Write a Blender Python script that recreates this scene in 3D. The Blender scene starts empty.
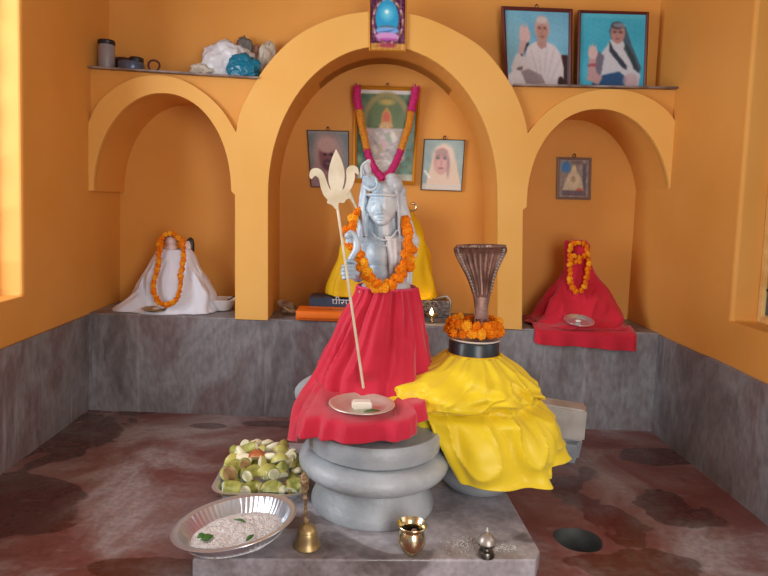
import bpy, bmesh, math, random
import numpy as np
from mathutils import Vector, Matrix, Euler, noise
random.seed(7); np.random.seed(7)
C = bpy.context.scene.collection
PI = math.pi
# ------------------------------------------------------------ camera (solved from the room's corners)
CAM = np.array([0.02324, -2.71891, 0.99305]); FOC = 609.8656; PITCH = .0772; YAW = -.0132; ROLL = .0335; OX = 360.842; OY = 249.435
XL, XR, H, DN, DU = -1.238, 1.333, .45, .345, .214
fw = np.array([math.sin(YAW)*math.cos(PITCH), math.cos(YAW)*math.cos(PITCH), -math.sin(PITCH)])
_r = np.array([math.cos(YAW), -math.sin(YAW), 0]); _u = np.cross(_r, fw)
rt = _r*math.cos(ROLL)+_u*math.sin(ROLL); up = -_r*math.sin(ROLL)+_u*math.cos(ROLL)
def ray(px, py): return fw+rt*(px-OX)/FOC-up*(py-OY)/FOC
def P(px, py, y): d = ray(px, py); return Vector(CAM+d*(y-CAM[1])/d[1])
def Pz(px, py, z): d = ray(px, py); return Vector(CAM+d*(z-CAM[2])/d[2])
def Px(px, py, x): d = ray(px, py); return Vector(CAM+d*(x-CAM[0])/d[0])
cd = bpy.data.cameras.new('camera'); co = bpy.data.objects.new('camera', cd); C.objects.link(co)
cd.sensor_width = 36; cd.lens = FOC/768*36; cd.shift_x = (384-OX)/768; cd.shift_y = (OY-288)/768; cd.clip_start = .02
M4 = Matrix.Identity(4)
for i in range(3):
    M4[i][0] = rt[i]; M4[i][1] = up[i]; M4[i][2] = -fw[i]; M4[i][3] = CAM[i]
co.matrix_world = M4
bpy.context.scene.camera = co

# ------------------------------------------------------------ materials
def srgb(r, g, b):
    f = lambda c: (c/255/12.92) if c/255 <= .04045 else ((c/255+.055)/1.055)**2.4
    return (f(r), f(g), f(b), 1)
def mat(name, col, rough=.6, metal=0, col2=None, nscale=8, bump=0, bscale=40, spec=.5, detail=6, ramp=(.35, .65), sheen=0, coat=0, sss=0, roughn=None):
    m = bpy.data.materials.new(name); m.use_nodes = True; nt = m.node_tree; b = nt.nodes['Principled BSDF']
    b.inputs['Base Color'].default_value = col; b.inputs['Roughness'].default_value = rough; b.inputs['Metallic'].default_value = metal
    b.inputs['Specular IOR Level'].default_value = spec
    if sheen: b.inputs['Sheen Weight'].default_value = sheen
    if coat: b.inputs['Coat Weight'].default_value = coat; b.inputs['Coat Roughness'].default_value = .15
    if sss: b.inputs['Subsurface Weight'].default_value = sss; b.inputs['Subsurface Scale'].default_value = .01
    tc = nt.nodes.new('ShaderNodeTexCoord')
    if col2:
        n = nt.nodes.new('ShaderNodeTexNoise'); n.inputs['Scale'].default_value = nscale; n.inputs['Detail'].default_value = detail
        nt.links.new(tc.outputs['Object'], n.inputs['Vector'])
        r = nt.nodes.new('ShaderNodeValToRGB'); r.color_ramp.elements[0].position = ramp[0]; r.color_ramp.elements[1].position = ramp[1]
        r.color_ramp.elements[0].color = col; r.color_ramp.elements[1].color = col2
        nt.links.new(n.outputs['Fac'], r.inputs['Fac']); nt.links.new(r.outputs['Color'], b.inputs['Base Color'])
        if roughn:
            mr = nt.nodes.new('ShaderNodeMapRange'); mr.inputs['To Min'].default_value = roughn[0]; mr.inputs['To Max'].default_value = roughn[1]
            nt.links.new(n.outputs['Fac'], mr.inputs['Value']); nt.links.new(mr.outputs['Result'], b.inputs['Roughness'])
    if bump:
        n2 = nt.nodes.new('ShaderNodeTexNoise'); n2.inputs['Scale'].default_value = bscale; n2.inputs['Detail'].default_value = 5
        nt.links.new(tc.outputs['Object'], n2.inputs['Vector'])
        bp = nt.nodes.new('ShaderNodeBump'); bp.inputs['Strength'].default_value = bump; bp.inputs['Distance'].default_value = .01
        nt.links.new(n2.outputs['Fac'], bp.inputs['Height']); nt.links.new(bp.outputs['Normal'], b.inputs['Normal'])
    return m
def cement(name, stops, scale=2.2, wet=None, bump=.25, streak=False, seed=0):
    """worn coloured cement: layered noise through a many-stop ramp, fine scratches, wet patches with gloss"""
    m = bpy.data.materials.new(name); m.use_nodes = True; nt = m.node_tree; b = nt.nodes['Principled BSDF']; L = nt.links.new
    tc = nt.nodes.new('ShaderNodeTexCoord'); mp = nt.nodes.new('ShaderNodeMapping'); L(tc.outputs['Object'], mp.inputs['Vector'])
    mp.inputs['Location'].default_value = (seed, seed*.7, seed*.3)
    if streak: mp.inputs['Scale'].default_value = (1, 1, .45)
    n = nt.nodes.new('ShaderNodeTexNoise'); n.inputs['Scale'].default_value = scale; n.inputs['Detail'].default_value = 9; n.inputs['Roughness'].default_value = .62; n.inputs['Distortion'].default_value = .6
    L(mp.outputs['Vector'], n.inputs['Vector'])
    r = nt.nodes.new('ShaderNodeValToRGB'); cr = r.color_ramp
    while len(cr.elements) < len(stops): cr.elements.new(.5)
    for e, (p, c) in zip(cr.elements, stops): e.position = p; e.color = c
    L(n.outputs['Fac'], r.inputs['Fac'])
    f = nt.nodes.new('ShaderNodeTexNoise'); f.inputs['Scale'].default_value = 55; f.inputs['Detail'].default_value = 6; L(mp.outputs['Vector'], f.inputs['Vector'])
    fr = nt.nodes.new('ShaderNodeMapRange'); fr.inputs['From Min'].default_value = .3; fr.inputs['From Max'].default_value = .7; fr.inputs['To Min'].default_value = .8; fr.inputs['To Max'].default_value = 1.2; L(f.outputs['Fac'], fr.inputs['Value'])
    mx = nt.nodes.new('ShaderNodeVectorMath'); mx.operation = 'SCALE'; L(r.outputs['Color'], mx.inputs[0]); L(fr.outputs['Result'], mx.inputs['Scale'])
    out = mx.outputs['Vector']
    # pale scratches / lime runs
    mp2 = nt.nodes.new('ShaderNodeMapping'); L(tc.outputs['Object'], mp2.inputs['Vector']); mp2.inputs['Scale'].default_value = (14, 14, 1.3) if streak else (5, 18, 5)
    mp2.inputs['Rotation'].default_value = (0, 0, 0 if streak else .6)
    s = nt.nodes.new('ShaderNodeTexNoise'); s.inputs['Scale'].default_value = 1.6; s.inputs['Detail'].default_value = 8; L(mp2.outputs['Vector'], s.inputs['Vector'])
    sr = nt.nodes.new('ShaderNodeMapRange'); sr.inputs['From Min'].default_value = .6; sr.inputs['From Max'].default_value = .74; sr.inputs['To Max'].default_value = .55 if streak else .3; L(s.outputs['Fac'], sr.inputs['Value'])
    mm = nt.nodes.new('ShaderNodeMix'); mm.data_type = 'RGBA'; L(sr.outputs['Result'], mm.inputs['Factor']); L(out, mm.inputs['A']); mm.inputs['B'].default_value = srgb(176, 172, 178)
    out = mm.outputs['Result']
    rough = nt.nodes.new('ShaderNodeMapRange'); rough.inputs['To Min'].default_value = .25; rough.inputs['To Max'].default_value = .6; L(f.outputs['Fac'], rough.inputs['Value']); ro = rough.outputs['Result']
    if wet:
        w = nt.nodes.new('ShaderNodeTexNoise'); w.inputs['Scale'].default_value = wet[0]; w.inputs['Detail'].default_value = 3; w.inputs['Distortion'].default_value = .4
        mp3 = nt.nodes.new('ShaderNodeMapping'); mp3.inputs['Location'].default_value = wet[2]; L(tc.outputs['Object'], mp3.inputs['Vector']); L(mp3.outputs['Vector'], w.inputs['Vector'])
        if len(wet) > 3:
            acc = None
            for (bx, by, br, bs) in wet[3]:
                q = nt.nodes.new('ShaderNodeMapping'); q.vector_type = 'TEXTURE'; q.inputs['Location'].default_value = (bx, by, 0); q.inputs['Scale'].default_value = (br, bs, 1); L(tc.outputs['Object'], q.inputs['Vector'])
                ln = nt.nodes.new('ShaderNodeVectorMath'); ln.operation = 'LENGTH'; L(q.outputs['Vector'], ln.inputs[0])
                if acc is None: acc = ln.outputs['Value']
                else:
                    mn = nt.nodes.new('ShaderNodeMath'); mn.operation = 'MINIMUM'; L(acc, mn.inputs[0]); L(ln.outputs['Value'], mn.inputs[1]); acc = mn.outputs[0]
            sc_ = nt.nodes.new('ShaderNodeMapRange'); sc_.inputs['From Min'].default_value = .6; sc_.inputs['From Max'].default_value = 1.5; sc_.inputs['To Min'].default_value = .16; sc_.inputs['To Max'].default_value = -.16; L(acc, sc_.inputs['Value'])
            ad = nt.nodes.new('ShaderNodeMath'); ad.operation = 'ADD'; L(w.outputs['Fac'], ad.inputs[0]); L(sc_.outputs['Result'], ad.inputs[1]); wout = ad.outputs[0]
        else: wout = w.outputs['Fac']
        wr = nt.nodes.new('ShaderNodeMapRange'); wr.inputs['From Min'].default_value = wet[1]; wr.inputs['From Max'].default_value = wet[1]+.045; L(wout, wr.inputs['Value'])
        dk = nt.nodes.new('ShaderNodeMix'); dk.data_type = 'RGBA'; dk.blend_type = 'MULTIPLY'; L(wr.outputs['Result'], dk.inputs['Factor']); L(out, dk.inputs['A']); dk.inputs['B'].default_value = (.50, .47, .45, 1)
        out = dk.outputs['Result']
        rm = nt.nodes.new('ShaderNodeMix'); rm.data_type = 'FLOAT'; L(wr.outputs['Result'], rm.inputs['Factor']); L(ro, rm.inputs['A']); rm.inputs['B'].default_value = .18
        ro = rm.outputs['Result']
    L(out, b.inputs['Base Color']); L(ro, b.inputs['Roughness'])
    bp = nt.nodes.new('ShaderNodeBump'); bp.inputs['Strength'].default_value = bump; bp.inputs['Distance'].default_value = .006
    L(f.outputs['Fac'], bp.inputs['Height']); L(bp.outputs['Normal'], b.inputs['Normal'])
    return m
def wallmat(name, c1, c2):
    m = mat(name, c1, rough=.62, col2=c2, nscale=2.5, bump=.12, bscale=9, spec=.3, ramp=(.3, .7))
    return m
WALL = wallmat('orange_limewash', srgb(216, 149, 67), srgb(224, 160, 80))
TRIM = wallmat('yellow_orange_limewash', srgb(228, 170, 84), srgb(235, 181, 100))
def blob(px, py, rx, ry): v = Pz(px, py, 0); return (v.x, v.y, rx, ry)
FLOOR = cement('red_cement_floor', [(.22, srgb(82, 42, 38)), (.36, srgb(112, 62, 58)), (.46, srgb(122, 78, 74)), (.54, srgb(138, 112, 110)), (.62, srgb(162, 150, 152)), (.72, srgb(120, 90, 88)), (.85, srgb(96, 62, 56))], scale=2.0, bump=.12, seed=4,
    wet=(3.2, .53, (3.1, 1.7, 0), [blob(60, 440, .22, .35), blob(8, 500, .2, .3), blob(120, 410, .3, .06), blob(205, 426, .09, .04), blob(290, 425, .2, .05), blob(655, 456, .16, .10), blob(678, 508, .14, .12), blob(610, 520, .10, .22), blob(640, 560, .25, .08), blob(560, 470, .14, .2), blob(170, 570, .3, .05)]))
DADO = cement('grey_cement_dado', [(.25, srgb(84, 74, 76)), (.40, srgb(110, 103, 105)), (.50, srgb(136, 134, 138)), (.60, srgb(116, 100, 102)), (.72, srgb(152, 151, 155)), (.85, srgb(176, 174, 176))], scale=2.6, streak=True, seed=1.5)
PLINTH = cement('grey_wet_cement_plinth', [(.25, srgb(110, 96, 96)), (.42, srgb(150, 142, 146)), (.6, srgb(184, 180, 188)), (.8, srgb(134, 120, 120))], scale=3.2, wet=(3.4, .56, (0.2, 5.3, 0)), seed=9)
PED = mat('grey_stone_paint', srgb(136, 142, 148), rough=.42, col2=srgb(188, 194, 200), nscale=5, bump=.3, bscale=60, ramp=(.3, .7))
STATUE = mat('pale_blue_grey_stone', srgb(172, 176, 184), rough=.36, col2=srgb(214, 216, 218), nscale=9, bump=.15, bscale=120, coat=.15)
MARBLE = mat('white_marble', srgb(170, 164, 156), rough=.45, col2=srgb(206, 202, 196), nscale=9, bump=.1)
SLAB = mat('dark_shelf_stone', srgb(92, 70, 66), rough=.5, col2=srgb(150, 136, 130), nscale=12)
RED = mat('red_cotton', srgb(196, 30, 56), rough=.75, col2=srgb(210, 44, 72), nscale=4, bump=.12, bscale=300, sheen=.3, spec=.25)
CRIM = mat('crimson_cotton', srgb(190, 24, 46), rough=.75, col2=srgb(206, 34, 56), nscale=4, bump=.12, bscale=300, sheen=.25, spec=.25)
YEL = mat('yellow_satin', srgb(240, 208, 30), rough=.42, col2=srgb(250, 222, 56), nscale=4, bump=.06, bscale=300, sheen=.15, spec=.35)
YEL2 = mat('yellow_gold_cloth', srgb(226, 178, 14), rough=.6, col2=srgb(240, 196, 26), nscale=4, bump=.06, bscale=300, spec=.3)
WHITE = mat('white_cotton', srgb(220, 224, 240), rough=.8, col2=srgb(232, 236, 248), nscale=6, bump=.1, bscale=300, spec=.2)
MARI = mat('marigold', srgb(222, 92, 2), rough=.75, col2=srgb(250, 142, 14), nscale=60, bump=.6, bscale=220, spec=.2, ramp=(.3, .6), sss=.15)
MARI2 = mat('marigold_light', srgb(250, 136, 8), rough=.75, col2=srgb(255, 178, 40), nscale=60, bump=.6, bscale=220, spec=.2, ramp=(.3, .6), sss=.15)
STEEL = mat('stainless_steel', srgb(216, 222, 230), rough=.28, metal=.8)
STEELD = mat('dull_steel', srgb(170, 165, 160), rough=.35, metal=1, col2=srgb(150, 140, 130), nscale=20)
BRASS = mat('old_brass', srgb(196, 172, 122), rough=.4, metal=.8, col2=srgb(168, 142, 98), nscale=30)
BRASSB = mat('bright_brass', srgb(224, 208, 168), rough=.22, metal=1)
COPPER = mat('brown_copper', srgb(150, 116, 104), rough=.38, metal=.6, col2=srgb(112, 82, 74), nscale=30)
SILV = mat('worn_silver_relief', srgb(180, 172, 166), rough=.4, metal=.7)
TRID = mat('pale_brass_sheet', srgb(228, 216, 192), rough=.45, metal=.2, col2=srgb(208, 192, 160), nscale=20)
BLACK = mat('black_polished_stone', srgb(34, 42, 50), rough=.3, col2=srgb(48, 58, 66), nscale=10)
ORB = mat('orange_book_cover', srgb(248, 124, 30), rough=.45)
INK = mat('red_brown_ink', srgb(176, 60, 20), rough=.6)
BLB = mat('navy_book_cover', srgb(46, 58, 82), rough=.4, col2=srgb(60, 74, 98), nscale=12)
PAPER = mat('paper_edges', srgb(214, 196, 160), rough=.8)
WINK = mat('white_ink', srgb(214, 222, 226), rough=.6)
FRDARK = mat('dark_red_wood', srgb(92, 36, 34), rough=.4)
FRGOLD = mat('gilt_wood', srgb(206, 140, 40), rough=.35, metal=.4)
FRSIL = mat('silver_frame', srgb(150, 138, 132), rough=.4, metal=.6)
FRTHIN = mat('thin_brown_frame', srgb(96, 70, 58), rough=.5)
PINK = mat('magenta_tinsel', srgb(186, 14, 96), rough=.6, col2=srgb(216, 40, 124), nscale=120, bump=.6, bscale=300)
ORT = mat('ochre_tinsel', srgb(206, 124, 20), rough=.6, col2=srgb(228, 152, 40), nscale=120, bump=.6, bscale=300)
PLAST = mat('white_plastic_bag', srgb(206, 206, 212), rough=.35, sss=.1)
CLOUD = mat('cloudy_plastic_bag', srgb(190, 180, 166), rough=.35)
TEAL = mat('teal_plastic_bag', srgb(10, 108, 138), rough=.25)
PLGREY = mat('grey_plastic', srgb(140, 132, 136), rough=.4)
DKPL = mat('dark_plastic', srgb(34, 28, 32), rough=.4)
BLPL = mat('blue_grey_tin', srgb(86, 98, 124), rough=.3, metal=.4)
BRPL = mat('brown_rope', srgb(82, 40, 34), rough=.8)
WPL = mat('white_ceramic', srgb(224, 220, 222), rough=.3)
PALE = mat('pale_flesh', srgb(246, 238, 200), rough=.5, col2=srgb(250, 246, 216), nscale=30, sss=.1)
PEEL = mat('green_peel', srgb(140, 146, 66), rough=.4, col2=srgb(196, 196, 110), nscale=40)
BRCUT = mat('browned_flesh', srgb(170, 130, 88), rough=.5, col2=srgb(196, 160, 116), nscale=40)
REDPEEL = mat('red_apple_peel', srgb(176, 84, 48), rough=.35, col2=srgb(206, 130, 80), nscale=25)
FLOUR = mat('rice_flour', srgb(226, 218, 214), rough=.9, col2=srgb(248, 244, 242), nscale=70, bump=1, bscale=160)
LEAF = mat('green_leaf', srgb(62, 112, 44), rough=.5)
BUTTER = mat('white_sweet', srgb(240, 234, 222), rough=.5, sss=.1)
SHELL = mat('brown_cream_shell', srgb(120, 84, 66), rough=.4, col2=srgb(206, 182, 150), nscale=26)
DOLL = mat('pink_white_marble', srgb(206, 178, 174), rough=.35, col2=srgb(228, 208, 204), nscale=30)
MAROON = mat('maroon_trim', srgb(90, 24, 36), rough=.5)
DARKIN = mat('dark_liquid', srgb(26, 16, 10), rough=.15)
STRING = mat('jute_string', srgb(150, 112, 78), rough=.8)
GRIT = mat('rice_grains', srgb(206, 202, 198), rough=.7)
WOOD = mat('weathered_shutter', srgb(70, 76, 84), rough=.6, col2=srgb(100, 104, 108), nscale=12)
WICK = mat('cotton_wick', srgb(230, 220, 200), rough=.9)
FLAME = bpy.data.materials.new('flame'); FLAME.use_nodes = True
_b = FLAME.node_tree.nodes['Principled BSDF']; _b.inputs['Base Color'].default_value = (1, .8, .5, 1); _b.inputs['Emission Color'].default_value = (1, .72, .38, 1); _b.inputs['Emission Strength'].default_value = 9
PRINT = bpy.data.materials.new('printed_picture'); PRINT.use_nodes = True
_b = PRINT.node_tree.nodes['Principled BSDF']; _b.inputs['Roughness'].default_value = .25; _a = PRINT.node_tree.nodes.new('ShaderNodeVertexColor'); _a.layer_name = 'print'
PRINT.node_tree.links.new(_a.outputs['Color'], _b.inputs['Base Color'])
_b.inputs['Specular IOR Level'].default_value = .35

# ------------------------------------------------------------ mesh helpers
class MB:
    def __init__(s): s.v = []; s.f = []; s.m = []; s.mi = 0
    def add(s, vs, fs):
        o = len(s.v); s.v += [Vector(v) for v in vs]; s.f += [tuple(i+o for i in f) for f in fs]; s.m += [s.mi]*len(fs); return s
    def box(s, c, d, rot=None, bev=0):
        bm = bmesh.new(); bmesh.ops.create_cube(bm, size=1)
        for v in bm.verts: v.co = Vector((v.co.x*d[0], v.co.y*d[1], v.co.z*d[2]))
        if bev: bmesh.ops.bevel(bm, geom=bm.edges[:], offset=bev, segments=2, affect='EDGES')
        R = rot.to_matrix() if rot else Matrix.Identity(3)
        bm.verts.index_update(); s.add([R@v.co+Vector(c) for v in bm.verts], [[v.index for v in f.verts] for f in bm.faces]); bm.free(); return s
    def tube(s, pts, rad, seg=10, cap=True, closed=False):
        pts = [Vector(p) for p in pts]; n = len(pts); rad = rad if hasattr(rad, '__len__') else [rad]*n
        vs = []; prev = None
        for i, p in enumerate(pts):
            if closed: t = pts[(i+1) % n]-pts[i-1]
            else: t = pts[min(i+1, n-1)]-pts[max(i-1, 0)]
            t.normalize()
            if prev is None:
                a = Vector((0, 0, 1)) if abs(t.z) < .9 else Vector((1, 0, 0)); nx = t.cross(a).normalized()
            else: nx = (prev-t*prev.dot(t)).normalized()
            prev = nx; ny = t.cross(nx)
            for k in range(seg): a = 2*PI*k/seg; vs.append(p+(nx*math.cos(a)+ny*math.sin(a))*rad[i])
        fs = []
        for i in range(n if closed else n-1):
            j = (i+1) % n
            for k in range(seg): l = (k+1) % seg; fs.append((i*seg+k, i*seg+l, j*seg+l, j*seg+k))
        if cap and not closed: fs.append(tuple(range(seg))[::-1]); fs.append(tuple((n-1)*seg+k for k in range(seg)))
        return s.add(vs, fs)
    def cap_tube(s, a, b, ra, rb=None, seg=12):
        """round-ended tapered limb"""
        a = Vector(a); b = Vector(b); rb = ra if rb is None else rb; d = (b-a); L = d.length; d.normalize(); pts = []; rr = []
        for k in range(5): t = PI/2*(1-k/4); pts.append(a-d*ra*math.sin(t)); rr.append(max(ra*math.cos(t), 1e-4))
        for k in range(1, 5): t = PI/2*k/4; pts.append(b+d*rb*math.sin(t)); rr.append(max(rb*math.cos(t), 1e-4))
        if True: pts.insert(5, b); rr.insert(5, rb)
        return s.tube(pts, rr, seg)
    def lathe(s, prof, c=(0, 0, 0), seg=40, R=None, mod=None, sx=1, sy=1):
        vs = []; fs = []; n = len(prof); R = R or Matrix.Identity(3); c = Vector(c)
        for i, (r, z) in enumerate(prof):
            for k in range(seg):
                a = 2*PI*k/seg; rr = r*(mod(i, a) if mod else 1); vs.append(R@Vector((rr*math.cos(a)*sx, rr*math.sin(a)*sy, z))+c)
        for i in range(n-1):
            for k in range(seg): l = (k+1) % seg; fs.append((i*seg+k, i*seg+l, (i+1)*seg+l, (i+1)*seg+k))
        if prof[0][0] > 1e-5: fs.append(tuple(range(seg))[::-1])
        if prof[-1][0] > 1e-5: fs.append(tuple((n-1)*seg+k for k in range(seg)))
        return s.add(vs, fs)
    def ell(s, c, r, rot=None, u=20, v=12):
        R = rot.to_matrix() if rot else Matrix.Identity(3); c = Vector(c); prof = []
        vs = [R@Vector((0, 0, -r[2]))+c]; fs = []
        for i in range(1, v):
            t = -PI/2+PI*i/v
            for k in range(u): a = 2*PI*k/u; vs.append(R@Vector((r[0]*math.cos(t)*math.cos(a), r[1]*math.cos(t)*math.sin(a), r[2]*math.sin(t)))+c)
        vs.append(R@Vector((0, 0, r[2]))+c); e = len(vs)-1
        for k in range(u):
            l = (k+1) % u; fs.append((0, 1+l, 1+k)); fs.append((e, e-u+k, e-u+l))
            for i in range(v-2): fs.append((1+i*u+k, 1+i*u+l, 1+(i+1)*u+l, 1+(i+1)*u+k))
        return s.add(vs, fs)
    def grid(s, fn, nu, nv, cu=False):
        vs = [fn(i/(nu if cu else nu-1), j/(nv-1)) for j in range(nv) for i in range(nu)]; fs = []
        for j in range(nv-1):
            for i in range(nu if cu else nu-1): k = (i+1) % nu; fs.append((j*nu+i, j*nu+k, (j+1)*nu+k, (j+1)*nu+i))
        return s.add(vs, fs)
    def plate(s, outline, y0, y1, hole=None):
        """outline (x,z) in a vertical plane, filled and given depth from y0 to y1"""
        bm = bmesh.new(); loops = [outline]+([hole] if hole else []); idx = []; es = []
        for lp in loops:
            vv = [bm.verts.new((p[0], y0, p[1])) for p in lp]; idx.append(vv)
            for i in range(len(vv)): es.append(bm.edges.new((vv[i], vv[(i+1) % len(vv)])))
        bmesh.ops.triangle_fill(bm, use_beauty=True, use_dissolve=False, edges=es)
        bm.verts.index_update(); V = [v.co.copy() for v in bm.verts]; F = [[v.index for v in f.verts] for f in bm.faces]; n = len(V)
        V2 = V+[Vector((v.x, y1, v.z)) for v in V]; F2 = F+[[i+n for i in f][::-1] for f in F]
        for vv in idx:
            for i in range(len(vv)): a = vv[i].index; b = vv[(i+1) % len(vv)].index; F2.append([a, b, b+n, a+n])
        bm.free(); return s.add(V2, F2)
    def build(s, name, m, parent=None, origin=None, smooth=True, angle=35, norm=True):
        root = parent
        while root is not None and root.parent is not None: root = root.parent
        o0 = Vector(root.location) if root is not None else (Vector(origin) if origin is not None else Vector((0, 0, 0)))
        me = bpy.data.meshes.new(name); me.from_pydata([v-o0 for v in s.v], [], s.f)
        for x in (m if isinstance(m, (list, tuple)) else [m]): me.materials.append(x)
        me.polygons.foreach_set('material_index', s.m)
        if norm:
            bm = bmesh.new(); bm.from_mesh(me); bmesh.ops.recalc_face_normals(bm, faces=bm.faces); bm.to_mesh(me); bm.free()
        o = bpy.data.objects.new(name, me); C.objects.link(o)
        if parent is not None: o.parent = parent
        elif origin is not None: o.location = o0
        if smooth:
            me.shade_smooth()
            try: me.set_sharp_from_angle(angle=math.radians(angle))
            except Exception: pass
        return o
def thing(name, label, cat, loc=(0, 0, 0), group=None):
    o = bpy.data.objects.new(name, None); C.objects.link(o); o.location = loc; o.empty_display_size = .03
    o['label'] = label; o['category'] = cat
    if group: o['group'] = group
    return o
def tag(o, label, cat, group=None, kind=None):
    o['label'] = label; o['category'] = cat
    if group: o['group'] = group
    if kind: o['kind'] = kind
    return o
def struct(o): o['kind'] = 'structure'; return o
def copy_part(src, parent, loc, rot=(0, 0, 0), sc=1):
    c = src.copy(); C.objects.link(c); c.parent = parent; c.location = Vector(loc)-parent.location; c.rotation_euler = rot; c.scale = (sc,)*3 if not hasattr(sc, '__len__') else sc
    return c
def copy_thing(src, loc, rot=(0, 0, 0), label=None, group=None, sc=1):
    r = src.copy(); C.objects.link(r); r.location = loc; r.rotation_euler = rot; r.scale = (sc,)*3
    if label: r['label'] = label
    if group: r['group'] = group
    for ch in list(src.children):
        c = ch.copy(); C.objects.link(c); c.parent = r
        for g in list(ch.children): d = g.copy(); C.objects.link(d); d.parent = c
    return r
def smooth_curve(pts, n=12, closed=False):
    pts = [Vector(p) for p in pts]; out = []; N = len(pts); rng = range(N if closed else N-1)
    for i in rng:
        p0 = pts[(i-1) % N] if (closed or i > 0) else pts[0]; p1 = pts[i]; p2 = pts[(i+1) % N]; p3 = pts[(i+2) % N] if (closed or i+2 < N) else pts[-1]
        for k in range(n):
            t = k/n; out.append(.5*((2*p1)+(p2-p0)*t+(2*p0-5*p1+4*p2-p3)*t*t+(3*p1-p0-3*p2+p3)*t**3))
    if not closed: out.append(pts[-1])
    return out
def resample(pts, step):
    out = [pts[0].copy()]; acc = 0
    for a, b in zip(pts, pts[1:]):
        d = (b-a).length; t = step-acc
        while t <= d: out.append(a+(b-a)*(t/d)); t += step
        acc = d-(t-step)
    return out
def interp(tab, t):
    """smooth interpolation of rows (t, a, b, ...)"""
    for i in range(len(tab)-1):
        if t <= tab[i+1][0] or i == len(tab)-2:
            a, b = tab[i], tab[i+1]; k = max(0, min(1, (t-a[0])/(b[0]-a[0])))
            p = tab[max(i-1, 0)]; q = tab[min(i+2, len(tab)-1)]
            return [.5*((2*a[j])+(b[j]-p[j])*k+(2*p[j]-5*a[j]+4*b[j]-q[j])*k*k+(3*a[j]-p[j]-3*b[j]+q[j])*k**3) for j in range(1, len(a))]

# ------------------------------------------------------------ room shell
YN = -3.3; ZC = 2.6; T = .22
# floor with drain hole
hc = (.685, -.94); HR = .07
bm = bmesh.new(); es = []
outer = [(XL-T, YN), (XR+T, YN), (XR+T, .6), (XL-T, .6)]
vv = [bm.verts.new((x, y, 0)) for x, y in outer]; es += [bm.edges.new((vv[i], vv[(i+1) % 4])) for i in range(4)]
hv = [bm.verts.new((hc[0]+HR*math.cos(a)*(1+.04*math.sin(3*a)), hc[1]+HR*math.sin(a)*(1+.05*math.cos(2*a)), 0)) for a in [2*PI*k/40 for k in range(40)]]
es += [bm.edges.new((hv[i], hv[(i+1) % 40])) for i in range(40)]
bmesh.ops.triangle_fill(bm, use_beauty=True, use_dissolve=False, edges=es)
for f in bm.faces:
    f.normal_update()
    if f.normal.z < 0: f.normal_flip()
me = bpy.data.meshes.new('floor'); bm.to_mesh(me); bm.free(); me.materials.append(FLOOR)
o = bpy.data.objects.new('floor', me); C.objects.link(o); struct(o)
m = MB()
m.grid(lambda u, v: Vector((hc[0]+(HR+.001)*math.cos(2*PI*u)*(1+.04*math.sin(6*PI*u))*(1-.06*v), hc[1]+(HR+.001)*math.sin(2*PI*u)*(1+.05*math.cos(4*PI*u))*(1-.06*v), .0005-.09*v)), 40, 5, True)
m.add([(hc[0]+HR*.95*math.cos(2*PI*k/40), hc[1]+HR*.95*math.sin(2*PI*k/40), -.0895) for k in range(40)], [tuple(range(40))])
struct(m.build('trim_1', mat('damp_drain_cement', srgb(58, 56, 54), rough=.35, col2=srgb(92, 96, 94), nscale=9)))

# ledge (grey cement bench) and dados on side walls
def wobble(o, amp, sc=3):
    for v in o.data.vertices:
        n = noise.noise_vector(v.co*sc); v.co += Vector((n.x, n.y, n.z))*amp
def slabgrid(name, lo, hi, nx, ny, nz, m, amp=.003):
    """box with subdivided, slightly uneven faces"""
    bm = bmesh.new(); bmesh.ops.create_cube(bm, size=1)
    d = [hi[i]-lo[i] for i in range(3)]
    for v in bm.verts: v.co = Vector([(lo[i]+hi[i])/2+v.co[i]*d[i] for i in range(3)])
    bmesh.ops.bevel(bm, geom=bm.edges[:], offset=.008, segments=3, affect='EDGES')
    for ax, n in ((0, nx), (1, ny), (2, nz)):
        for k in range(1, n):
            co = [0, 0, 0]; co[ax] = lo[ax]+d[ax]*k/n; no = [0, 0, 0]; no[ax] = 1
            bmesh.ops.bisect_plane(bm, geom=bm.verts[:]+bm.edges[:]+bm.faces[:], plane_co=co, plane_no=no)
    me = bpy.data.meshes.new(name); bm.to_mesh(me); bm.free(); me.materials.append(m); me.shade_smooth(); me.set_sharp_from_angle(angle=math.radians(50))
    o = bpy.data.objects.new(name, me); C.objects.link(o); wobble(o, amp, 5); return o
struct(slabgrid('baseboard_back', (XL-.05, 0, -.02), (XR+.05, DN+.03, H), 60, 8, 10, DADO, .0035))
struct(slabgrid('baseboard_left', (XL-T, YN, -.02), (XL+.0, .01, H), 4, 50, 10, DADO, .003))
struct(slabgrid('baseboard_right', (XR, YN, -.02), (XR+T, .01, H), 4, 50, 10, DADO, .003))

# side walls with window openings
WY0, WY1, WZ0, WZ1 = -1.75, -.52, .61, 1.95
def sidewall(name, xf, sgn, door=None):
    m = MB()
    out = [(YN, H-.01), (DN+.05, H-.01), (DN+.05, ZC), (YN, ZC)]
    hole = [(WY0, WZ0), (WY1, WZ0), (WY1, WZ1), (WY0, WZ1)]
    m.plate(out, 0, 1, hole)
    m.v = [Vector((xf+sgn*v.y*T, v.x, v.z)) for v in m.v]
    o = m.build(name, WALL, smooth=False); md = o.modifiers.new('bevel', 'BEVEL'); md.width = .012; md.segments = 3; md.limit_method = 'ANGLE'; md.angle_limit = 1
    return struct(o)
sidewall('wall_left', XL, -1)
sidewall('wall_right', XR+.006, 1)
# ceiling
m = MB(); m.box(((XL+XR)/2, (YN+.5)/2, ZC+.05), (XR-XL+2*T, .5-YN, .1)); struct(m.build('ceiling', mat('ceiling_paint', srgb(190, 180, 168), rough=.8), smooth=False))

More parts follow.
